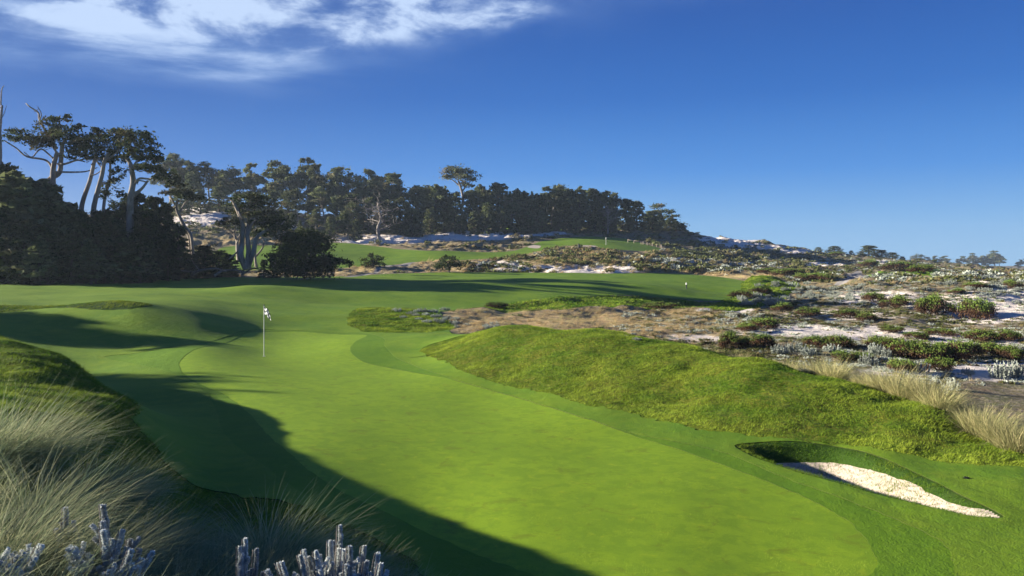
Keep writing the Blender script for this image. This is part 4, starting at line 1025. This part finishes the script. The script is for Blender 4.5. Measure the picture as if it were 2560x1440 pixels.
FORE = [(45,7.6,1.05,'big pale tussock of marram grass at the left edge above the silver plants'),(215,7.4,.95,'pale marram tussock second from the left edge, blades bent to the right'),
        (690,7.3,1.0,'domed marram tussock standing apart nearest to the green edge'),(400,7.6,.8,'greenish marram tussock between the pale pair and the domed tussock'),(330,6.6,.9,'shaded marram tussock just behind the tall silver plant'),
        (530,6.7,.8,'low grey green marram tussock left of the domed tussock'),(470,5.9,.8,'low shaded marram tussock right of the tall silver plant'),(880,7.6,.75,'thin dark marram tussock right of the domed tussock'),
        (800,6.6,.7,'low marram tussock behind the right hand silver plant'),(620,5.6,.8,'dark marram tussock in front of the domed tussock'),(90,6.2,.9,'shaded marram tussock behind the left edge silver plant'),
        (-60,7.2,1.0,'pale marram tussock cut by the left edge'),(960,6.6,.7,'sparse marram tussock right of the right hand silver plant'),(160,5.3,.8,'dark marram tussock left of the tall silver plant'),(20,5.1,.8,'dark marram tussock in the bottom left corner'),
        (560,8.3,.6,'small marram tuft at the foot of the rough slope'),(330,8.6,.6,'small marram tuft below the rough slope beside the pale pair'),(740,5.3,.7,'dark low marram tussock left of the right hand silver plant'),(1000,7.4,.55,'small sparse marram tuft farthest right by the green')]
for i, (px, d, s, lab) in enumerate(FORE):
    g = ground(px, d)
    o = link_mesh('marram_tussock', TUS[i % 4]); o.location = (g.x, d, g.z); o.rotation_euler = (0, 0, rng.uniform(-.5, .5)); o.scale = (s, s, s * .86)
    tag(o, lab, 'grass tussock', 'marram tussocks in the near left corner')
RIGHT = [(1850,28,.55),(1915,27.6,.6),(1975,26.4,.65),(2040,24.9,.85),(2082,23.9,.85),(2150,23.0,.5),(2190,22.2,.7),(2232,21.9,1.1),(2258,21.0,.8),(2318,20.4,.95),(2350,19.6,.8),(2392,20.6,.7),(2425,18.6,.6),(2458,18.1,.95),(2500,17.4,.85),(2545,16.7,.9),(2570,18.8,.7),(2500,19.4,.6)]
for i, (px, d, s) in enumerate(sorted(RIGHT)):
    g = ground(px, d)
    o = link_mesh('dry_tussock', TUSD[i % 3]); o.location = (g.x, d, g.z); o.rotation_euler = (0, 0, rng.uniform(-.6, .6)); o.scale = (s, s, s)
    tag(o, 'straw coloured marram tussock behind the right grassy mound, %s from the left along its edge' % ORD(i + 1), 'grass tussock', 'dry tussocks along the right mound')
# thin beach grass between the near tussocks
n = 3000
u = rng.uniform(-.72, -.08, n); d = rng.uniform(3.6, 8.8, n); ok = (zat(u, d, SD['rough_fore']) > .012) & (rng.uniform(size=n) < np.clip((8.9 - d) / 1.2, .15, 1))
u, d = u[ok], d[ok]; B = np.stack([u * d, d, zat(u, d) - .02], 1); B = np.repeat(B, 5, 0); B[:, :2] += rng.normal(size=(len(B), 2)) * .05
mb = MB(); k = len(B)
blades(mb, B, rng.uniform(.2, .6, k), .007, rng.uniform(.1, .9, k), rng.normal(size=k) * .9, rng.uniform(.2, 1, k), 5, rng.beta(1.3, 2.2, k))
tag(mb.build('beach_grass', MAT['marram']), kind='stuff')

# ------------------------------------------------------------------ silver-leaved plants (upright felted plumes)
def plume(mb, p0, p1, n, leaf=.02, rad=.035):
    p0, p1 = np.asarray(p0, float), np.asarray(p1, float)
    t = rng.uniform(.05, 1, n) ** .8
    ax = unit(p1 - p0)
    th = rng.uniform(0, 2 * np.pi, n)
    rr = rad * (1 - .45 * t) * rng.uniform(.35, 1, n)
    a = unit(np.cross(ax, (0.3, .9, .2))); b = np.cross(ax, a)
    out = a * np.cos(th)[:, None] + b * np.sin(th)[:, None]
    C = p0 + (p1 - p0) * t[:, None] + out * rr[:, None]
    C[:, 0] += np.sin(t * 2.2) * .03
    diamonds(mb, C, leaf, 1.5, 0.0, np.clip(.35 + .5 * t + rng.normal(size=n) * .2, 0, 1), axis=unit(out * 1.15 + ax * .8))
def silver_plant(name, label, px, d, plumes, group):
    g = ground(px, d); s = d / F
    root = tag(empty(name, g), label, 'plant', group)
    st = MB()
    for (x, y, xb, r) in plumes:
        top = np.array([(x - px) * s, rng.normal() * .1, (HOR - y) * s - g.z]); bot = np.array([(xb - px) * s * .7, rng.normal() * .08, .02])
        mid = bot + (top - bot) * .25
        tube(st, spline([bot, mid, top], 4), np.linspace(.008, .003, 9), 5)
        m = MB(); L = np.linalg.norm(top - mid)
        plume(m, mid, top, int(2000 * L / .4) + 160, .0095, r * .38)
        o2 = np.array([rng.normal() * .06, rng.normal() * .06, 0]); plume(m, mid + o2 * .5, mid + (top - mid) * rng.uniform(.55, .85) + o2, int(1500 * L / .4) + 120, .0095, r * .36)
        for q in range(3):
            f = rng.uniform(.3, .75); c = mid + (top - mid) * f
            plume(m, c, c + np.array([rng.normal() * .035, rng.normal() * .035, .09]), 240, .0075, r * .4)
        m.build('plume', MAT['silver_lit'], root)
    st.build('stem', MAT['drift'], root, True)
    return root
silver_plant('silver_plant', 'silver grey felted plant with the tallest plumes, bottom left among marram', 250, 4.9,
    [(232,1272,240,.042),(243,1308,246,.04),(262,1318,255,.036),(295,1328,270,.034),(212,1345,225,.04),(190,1362,205,.042),(256,1350,262,.045),(170,1385,195,.04),(285,1372,280,.04),(310,1392,290,.036),(342,1358,300,.034),(372,1380,315,.03),(352,1405,320,.036),(226,1385,232,.045)], 'silver plants in the near left corner')
silver_plant('silver_plant', 'broad silver grey plant with many plumes at bottom centre below domed tussock', 830, 5.3,
    [(870,1360,860,.034),(848,1380,845,.036),(805,1370,815,.032),(782,1377,800,.032),(742,1388,770,.036),(758,1400,775,.038),(728,1408,765,.036),(700,1400,740,.032),(685,1410,735,.034),(890,1388,880,.034),(930,1398,905,.032),(946,1405,915,.032),(826,1395,830,.038),(905,1410,890,.038),(865,1400,862,.036),(960,1425,925,.032),(660,1425,720,.034)], 'silver plants in the near left corner')
silver_plant('silver_plant', 'dark silver plant half out of view at the bottom left corner', 30, 4.6, [(20,1362,22,.036),(-5,1375,5,.036),(72,1368,50,.034),(92,1362,60,.032),(45,1395,40,.04),(10,1400,15,.04)], 'silver plants in the near left corner')
silver_plant('silver_plant', 'single slim silver spike left of the tallest silver plumes', 150, 5.3, [(155,1270,148,.034),(140,1320,146,.036)], 'silver plants in the near left corner')
silver_plant('silver_plant', 'single silver spike rising right of the domed tussock', 838, 6.0, [(840,1318,838,.026),(835,1345,838,.028)], 'silver plants in the near left corner')
silver_plant('silver_plant', 'small dim silver sprig in the grass below the domed tussock', 600, 5.5, [(600,1352,600,.026),(588,1370,596,.028),(622,1385,606,.03)], 'silver plants in the near left corner')

# ------------------------------------------------------------------ dune shrubs
def make_heather(seed, n=1500, leaf=.05):
    """low mound of brown twiggy heather whose outer tips are green"""
    global rng
    keep = rng; rng = np.random.default_rng(seed)
    fo, tw = MB(), MB()
    k = 16
    th = rng.uniform(0, 2 * np.pi, k); rr = np.sqrt(rng.uniform(0, 1, k)) * .75
    cen = np.stack([rr * np.cos(th), rr * np.sin(th), .34 * (1 - rr ** 2) + rng.uniform(.02, .16, k)], 1)
    j = rng.integers(0, k, n)
    P = cen[j] + rng.normal(size=(n, 3)) * (.15, .15, .085)
    P[:, 2] = np.abs(P[:, 2])
    top = P[:, 2] - cen[j][:, 2]
    t = np.clip((top - .035 + rng.uniform(-.03, .03, k)[j]) * 14 + rng.normal(size=n) * .22 + .2, 0, 1)
    diamonds(fo, P, leaf, 1.5, .2, t)
    for q in range(18):
        e = cen[q % k]; limb(tw, (e[0] * .2, e[1] * .2, 0), e * (1, 1, .9), .018, .006, -.05, .12, 5, 4)
    rng = keep
    return fo.mesh('foliage', MAT['heather']), tw.mesh('stem', MAT['barkdark'], True)
def make_silver_clump(seed, k=34):
    global rng
    keep = rng; rng = np.random.default_rng(seed)
    fo = MB()
    for q in range(k):
        a = rng.uniform(0, 2 * np.pi); r = math.sqrt(rng.uniform(0, 1)) * .8
        b = np.array([r * math.cos(a) * .8, r * math.sin(a) * .8, 0]); h = rng.uniform(.28, .62) * (1.1 - .4 * r)
        plume(fo, b, b + np.array([math.cos(a) * .22 * r + rng.normal() * .05, math.sin(a) * .22 * r + rng.normal() * .05, h]), 46, .04, .055)
    rng = keep
    return (fo.mesh('foliage', MAT['silver']),)
HEA = [make_heather(s, 5200, .026) for s in (71, 72, 73, 74)]
SIL = [make_silver_clump(s) for s in (81, 82, 83, 84)]
def shrub(fam, i, px, base, wpx, hpx, name, label, cat, group):
    d = hit(px, base, 16.0) or 60.0
    g = ground(px, d); s = d / F
    m = fam[i % len(fam)]
    sx = wpx * s / 1.75; sz = hpx * s / .62 * (.95 if fam is HEA else .9)
    o = tag(empty(name, (g.x, d, g.z - .05), rng.uniform(0, 6.28), (sx, sx * .9, sz)), label, cat, group)
    if len(m) == 1:
        o2 = link_mesh('foliage', m[0], o)
    else:
        link_mesh('foliage', m[0], o); link_mesh('stem', m[1], o)
    return o
HB = [(2187,756,62,28),(2240,772,74,36),(2300,785,70,44),(2345,786,84,50),(2436,800,90,60),(2120,796,70,26),(2165,802,60,24),(1870,828,60,26),(1910,824,80,34),(1822,872,56,46),(1860,866,50,28),(1905,868,66,38),(2040,868,70,32),(2090,872,90,40),
      (2200,870,78,36),(2262,893,90,52),(2315,900,96,52),(2380,902,100,56),(2432,896,76,44),(2110,902,80,28),(2150,900,60,24),(2250,926,70,34),(2350,926,84,38),(2516,898,66,42),(2548,905,50,36),(2290,846,70,20),(2350,840,80,22),(2455,850,90,28),(2520,850,70,30),
      (2020,790,64,26),(1955,780,60,26),(2010,700,60,20),(2056,700,80,20),(1975,688,90,18),(1920,684,60,16),(2244,678,90,26),(2305,682,70,24),(2170,668,60,20),(2390,735,50,16),(2440,720,60,18),(2530,720,50,22),(2090,640,40,12),(1240,768,60,16),(1650,770,90,18),(1850,745,60,22),(1900,735,60,22),(2230,830,60,20),(2480,880,60,26)]
for i, (px, b, w, h) in enumerate(sorted(HB)):
    shrub(HEA, i, px, b, w, h, 'heather_bush', 'brown green tipped heather mound on the right dunes, %s from the left' % ORD(i + 1), 'bush', 'heather mounds on the dunes')
SB = [(1950,884,56,30),(1990,880,60,32),(2020,886,50,24),(2079,880,50,28),(2190,885,60,36),(2215,892,50,32),(2270,926,50,34),(2300,930,54,34),(2170,912,56,36),(2500,945,66,54),(2535,940,56,50),(2250,915,44,26),(2420,935,40,22),(2100,900,44,26),(2380,975,50,40),(2360,985,40,30),(2550,880,40,26),(2410,880,40,22)]
for i, (px, b, w, h) in enumerate(sorted(SB)):
    shrub(SIL, i, px, b, w, h, 'silver_clump', 'silvery leaved dune clump behind the right mound, %s from the left' % ORD(i + 1), 'plant', 'silver clumps behind the right mound')
def bunch(n, boxes, name, label, group, fam, w0, w1, asp, cat='plant'):
    for k in range(n):
        x0, x1, y0, y1 = boxes[k % len(boxes)]
        px, py = rng.uniform(x0, x1), rng.uniform(y0, y1); w = rng.uniform(w0, w1)
        shrub(fam, k, px, py, w, w * asp * rng.uniform(.8, 1.2), name, label, cat, group)
bunch(70, [(1880,2190,708,760),(1900,2150,715,750),(1850,1960,740,765)], 'silver_clump', 'small silvery clump in the pale patch beyond the bank of the second green', 'silver clumps beyond the second green', SIL, 20, 36, .36)
bunch(70, [(2330,2560,680,760),(2400,2560,690,740)], 'silver_clump', 'small silvery clump on the hummock at the far right of the dunes', 'silver clumps on the right hummock', SIL, 18, 34, .36)
bunch(34, [(985,1130,772,800),(1060,1140,790,815),(1130,1260,806,822)], 'silver_clump', 'small pale clump beside the oval rough patch in the middle of the picture', 'silver clumps by the oval rough', SIL, 20, 34, .42)
bunch(40, [(1690,1860,790,835),(1560,1720,820,850),(2000,2180,780,810)], 'silver_clump', 'small silvery clump on the sand between right mound and second green', 'silver clumps on the sandy flat', SIL, 18, 34, .36)

# ------------------------------------------------------------------ low dune scrub and dry grass: ground cover ("stuff")
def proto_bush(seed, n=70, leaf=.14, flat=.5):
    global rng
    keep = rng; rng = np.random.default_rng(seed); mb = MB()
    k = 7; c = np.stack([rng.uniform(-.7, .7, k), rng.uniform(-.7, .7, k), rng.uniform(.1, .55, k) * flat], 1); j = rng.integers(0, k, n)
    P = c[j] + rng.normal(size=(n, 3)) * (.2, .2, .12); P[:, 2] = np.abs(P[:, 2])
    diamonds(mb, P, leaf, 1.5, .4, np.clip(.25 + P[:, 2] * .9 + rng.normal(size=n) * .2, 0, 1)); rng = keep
    return proto_of(mb)
def proto_tuft(seed, n=26, w=.05):
    global rng
    keep = rng; rng = np.random.default_rng(seed); mb = MB()
    B = np.concatenate([rng.normal(size=(n, 2)) * .16, np.zeros((n, 1))], 1)
    blades(mb, B, rng.uniform(.35, .85, n), w, rng.uniform(.1, .7, n), rng.uniform(-1.2, 1.2, n), rng.uniform(.2, .7, n), 2); rng = keep
    return proto_of(mb)
PB = [proto_bush(s) for s in (91, 92, 93)]; PBN = [proto_bush(s, 150, .085, .4) for s in (94, 95, 96)]; PT = [proto_tuft(s) for s in (97, 98)]; PTN = [proto_tuft(s, 40, .02) for s in (99, 100)]
BM = {k: MB() for k in ('olive', 'tan', 'heather', 'silver')}
BMF = {k: MB() for k in ('olive',)}
def scatter(n, box, weights, size, near=False, bare_cut=.55):
    x0, x1, y0, y1 = box
    px, py = rng.uniform(x0, x1, n), rng.uniform(y0, y1, n)
    keep = []
    for a, b in zip(px, py):
        d = hit(a, b, 16.0)
        if d is not None and d < 360: keep.append((a, d))
    if not keep: return
    K = np.array(keep); u = (K[:, 0] - 1280) / F; d = K[:, 1] * rng.uniform(.985, 1.015, len(K))
    z = zat(u, d); top = np.maximum.reduce([zat(u, d, SD[k]) for k in SD])
    bare = zat(u, d, BAREW); tanw = zat(u, d, TANW)
    ok = (top < -.004) & (rng.uniform(size=len(u)) > np.clip(bare * 1.05 - .12, 0, .93)) & (0.15 + 0.75 * fbm(u * d / 5, d / 5, 3, 77) + rng.uniform(-.4, .6, len(u)) > -.25)
    u, d, z, tanw = u[ok], d[ok], z[ok], tanw[ok]
    P = np.stack([u * d, d, z - .04], 1)
    kinds = list(weights); w = np.array([weights[k] for k in kinds], float)[None].repeat(len(u), 0)
    # species follow slow patches
    for i, k in enumerate(kinds): w[:, i] *= np.exp(2.0 * fbm(u * d / 9 + 31 * i, d / 9, 2, 81 + i))
    if 'tan' in kinds: w[:, kinds.index('tan')] *= 1 + 40 * tanw
    c = np.cumsum(w / w.sum(1, keepdims=True), 1); pick = (rng.uniform(size=(len(u), 1)) > c).sum(1)
    for i, k in enumerate(kinds):
        s = pick == i
        if not s.any(): continue
        pr = (PTN if near else PT) if k == 'tan' else (PBN if near else PB)
        var = rng.integers(0, len(pr), s.sum()); Q = P[s]
        for vi in range(len(pr)):
            t = var == vi
            if t.any():
                m = t.sum()
                sc = size * rng.uniform(.5, 1.35, m) * np.clip(Q[t][:, 1] / 60, .6, 1.9) ** .6
                stamp(BM[k], pr[vi], Q[t], rng.uniform(-3, 3, m) if k != 'tan' else rng.normal(size=m) * .5, sc, rng.uniform(-.25, .25, m), rng.uniform(.7, 1.2, m))
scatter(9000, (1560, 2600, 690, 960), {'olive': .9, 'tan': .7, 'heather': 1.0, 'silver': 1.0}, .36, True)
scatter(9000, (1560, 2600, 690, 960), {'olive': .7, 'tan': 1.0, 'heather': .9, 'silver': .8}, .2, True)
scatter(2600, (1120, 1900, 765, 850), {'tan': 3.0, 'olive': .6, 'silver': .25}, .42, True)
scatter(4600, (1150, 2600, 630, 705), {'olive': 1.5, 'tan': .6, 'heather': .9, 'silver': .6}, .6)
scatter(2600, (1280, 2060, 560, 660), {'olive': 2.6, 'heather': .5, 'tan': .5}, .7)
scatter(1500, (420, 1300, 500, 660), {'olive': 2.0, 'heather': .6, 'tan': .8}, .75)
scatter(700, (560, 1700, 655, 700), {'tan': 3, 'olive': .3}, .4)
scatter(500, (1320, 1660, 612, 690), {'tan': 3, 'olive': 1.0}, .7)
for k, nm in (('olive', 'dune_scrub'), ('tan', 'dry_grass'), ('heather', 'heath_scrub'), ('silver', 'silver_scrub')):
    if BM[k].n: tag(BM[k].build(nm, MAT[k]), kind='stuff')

# ------------------------------------------------------------------ flag, marker, posts, fence
def plain(name, c, rough=.6, spec=.3): return material(name, lambda n: n.color(n.mix(n.noise(n.obj(), 4.0, 3), c, tuple(.8 * v for v in c))), rough, spec)
M_WHITE = plain('white_paint', (.82, .82, .80), .4, .4); M_WOOD = plain('grey_timber', (.36, .30, .23)); M_DARK = plain('dark_plastic', (.03, .035, .04))
def m_flag(n):
    tc = n.N('ShaderNodeTexCoord').outputs['UV']
    ch = n.N('ShaderNodeTexChecker'); n.L(tc, ch.inputs[0]); ch.inputs['Scale'].default_value = 5.0
    ch.inputs['Color1'].default_value = (.004, .03, .02, 1); ch.inputs['Color2'].default_value = (.8, .8, .82, 1)
    n.color(ch.outputs[0])
M_FLAG = material('chequered_flag_cloth', m_flag, .7)
def flagstick(px, d, h, label, size=1.0, flag=True):
    g = ground(px, d)
    o = tag(empty('golf_flag', g), label, 'golf flag')
    mb = MB(); tube(mb, [(0, 0, -.1), (0, 0, h * .8), (0, 0, h)], [.014 * size, .013 * size, .011 * size], 10); mb.build('pole', M_WHITE, o, True)
    mb = MB(); tube(mb, [(0, 0, h), (0, 0, h + .04), (0, 0, h + .07)], [.018, .02, .008], 8); mb.build('finial', M_DARK, o, True)
    mb = MB(); th = np.linspace(0, 2 * np.pi, 17)[:-1]
    ring = np.concatenate([np.stack([np.cos(th) * r, np.sin(th) * r, np.full(16, zz)], 1) for r, zz in ((.058, .012), (.054, .012), (.054, -.12))])
    mb.add(ring, quads=[(a + k, a + (k + 1) % 16, a + 16 + (k + 1) % 16, a + 16 + k) for a in (0, 16) for k in range(16)]); mb.build('hole_cup', M_DARK if not flag else M_WHITE, o)
    if flag:
        nu_, nv_ = 26, 16; U, V = np.meshgrid(np.linspace(0, 1, nu_), np.linspace(0, 1, nv_), indexing='ij')
        Wd, Hh = .50 * size, .34 * size
        X = Wd * .72 * U + .03 * np.sin(U * 5) ; Zz = h - .03 - Hh * (1 - V) - .28 * size * U ** 1.25 + .02 * np.sin(U * 9 + V * 3)
        X = X + .05 * (1 - V) * U; Y = -.6 * X + .05 * U * np.sin(U * 10 + V * 2.5)
        top = np.stack([X, Y, Zz], -1).reshape(-1, 3)
        idx = (np.arange(nu_ - 1)[:, None] * nv_ + np.arange(nv_ - 1)[None]).ravel()
        q = np.stack([idx, idx + nv_, idx + nv_ + 1, idx + 1], 1)
        mb = MB(); mb.add(top, quads=q); f = mb.build('flag', M_FLAG, o, True)
        uv = f.data.uv_layers.new(name='UVMap'); li = np.empty(len(f.data.loops), np.int32); f.data.loops.foreach_get('vertex_index', li)
        w = np.stack([U.ravel()[li] * 1.0 + .001, V.ravel()[li] * .8 + .001], 1); uv.data.foreach_set('uv', w.ravel().astype(np.float32))
        mo = f.modifiers.new('thickness', 'SOLIDIFY'); mo.thickness = .002
    return o
flagstick(660, 34.0, 2.16, 'white pin with chequered flag standing on the near putting green')
g = flagstick(1515, hit(1515, 612) or 207, 1.75, 'far white pin on the small green below the hill wood', 2.6, False)
mb = MB(); tube(mb, [(0, 0, 1.3), (0, 0, 1.75)], [.06, .06], 8); mb.build('flag', M_WHITE, g)
c = at(1716, 722); o = tag(empty('marker_post', c), 'short marker post with white top on the second green', 'post')
mb = MB(); tube(mb, [(0, 0, -.1), (0, 0, .5)], [.07, .07], 8); mb.build('stake', M_DARK, o, True)
mb = MB(); tube(mb, [(0, 0, .5), (0, 0, .72), (0, 0, .76)], [.08, .08, .04], 8); mb.build('cap', M_WHITE, o, True)
c = at(1447, 622); o = tag(empty('bunker_post', c), 'dark post in front of the far white bunker', 'post')
mb = MB(); tube(mb, [(0, 0, -.1), (0, 0, .8), (0, 0, 1.0)], [.22, .2, .12], 8); mb.build('stake', M_DARK, o, True)
mb = MB(); tube(mb, [(0, 0, 1.0), (0, 0, 1.08)], [.15, .06], 8); mb.build('cap', M_DARK, o, True)
# post-and-rail fence by the far green
f0 = [(1570,612),(1585,616),(1603,620),(1608,622),(1618,623),(1631,626),(1642,628),(1651,628),(1654,629)]
c0 = ground(1570, 205); o = tag(empty('rail_fence', c0), 'weathered post and rail fence right of the far green', 'fence')
pts = []
for px, py in f0:
    d = 205.0 - (px - 1570) * .08; g = ground(px, d); p = np.array(g - c0); pts.append(p)
    mb = MB(); tube(mb, [p + (0, 0, -.3), p + (0, 0, .75), p + (0, 0, .8)], [.09, .09, .06], 6); mb.build('post', M_WOOD, o)
for a in range(2):
    mb = MB(); tube(mb, [pts[a] + (0, -.18, .62), pts[a + 1] + (0, -.18, .62)], .09, 6); mb.build('rail', M_WOOD, o)
# small dark clod lying on the mown grass right of the bunker
c = at(2416, 1198); mb = MB()
P = unit(rng.normal(size=(60, 3))) * (.055, .035, .03) * rng.uniform(.6, 1.1, (60, 1)); diamonds(mb, P + (0, 0, .02), .016, 1.4, .2)
o = mb.build('turf_clod', M_DARK); o.location = c; tag(o, 'small dark clod lying on the grass right of the bunker', 'clod')

# ------------------------------------------------------------------ air
def haze():
    m = bpy.data.materials.new('sea_haze'); m.use_nodes = True; nt = m.node_tree; nt.nodes.clear()
    v = nt.nodes.new('ShaderNodeVolumePrincipled'); v.inputs['Color'].default_value = (.62, .78, 1.0, 1); v.inputs['Density'].default_value = HAZE; v.inputs['Anisotropy'].default_value = .2
    o = nt.nodes.new('ShaderNodeOutputMaterial'); nt.links.new(v.outputs[0], o.inputs['Volume'])
    mb = MB(); x, y0, y1, z0, z1 = 900, -120, 1000, -33, 48
    mb.add([(-x, y0, z0), (x, y0, z0), (x, y1, z0), (-x, y1, z0), (-x, y0, z1), (x, y0, z1), (x, y1, z1), (-x, y1, z1)], quads=[(0, 3, 2, 1), (4, 5, 6, 7), (0, 1, 5, 4), (1, 2, 6, 5), (2, 3, 7, 6), (3, 0, 4, 7)])
    tag(mb.build('haze', m), kind='stuff')
HAZE = 0.00021
haze()
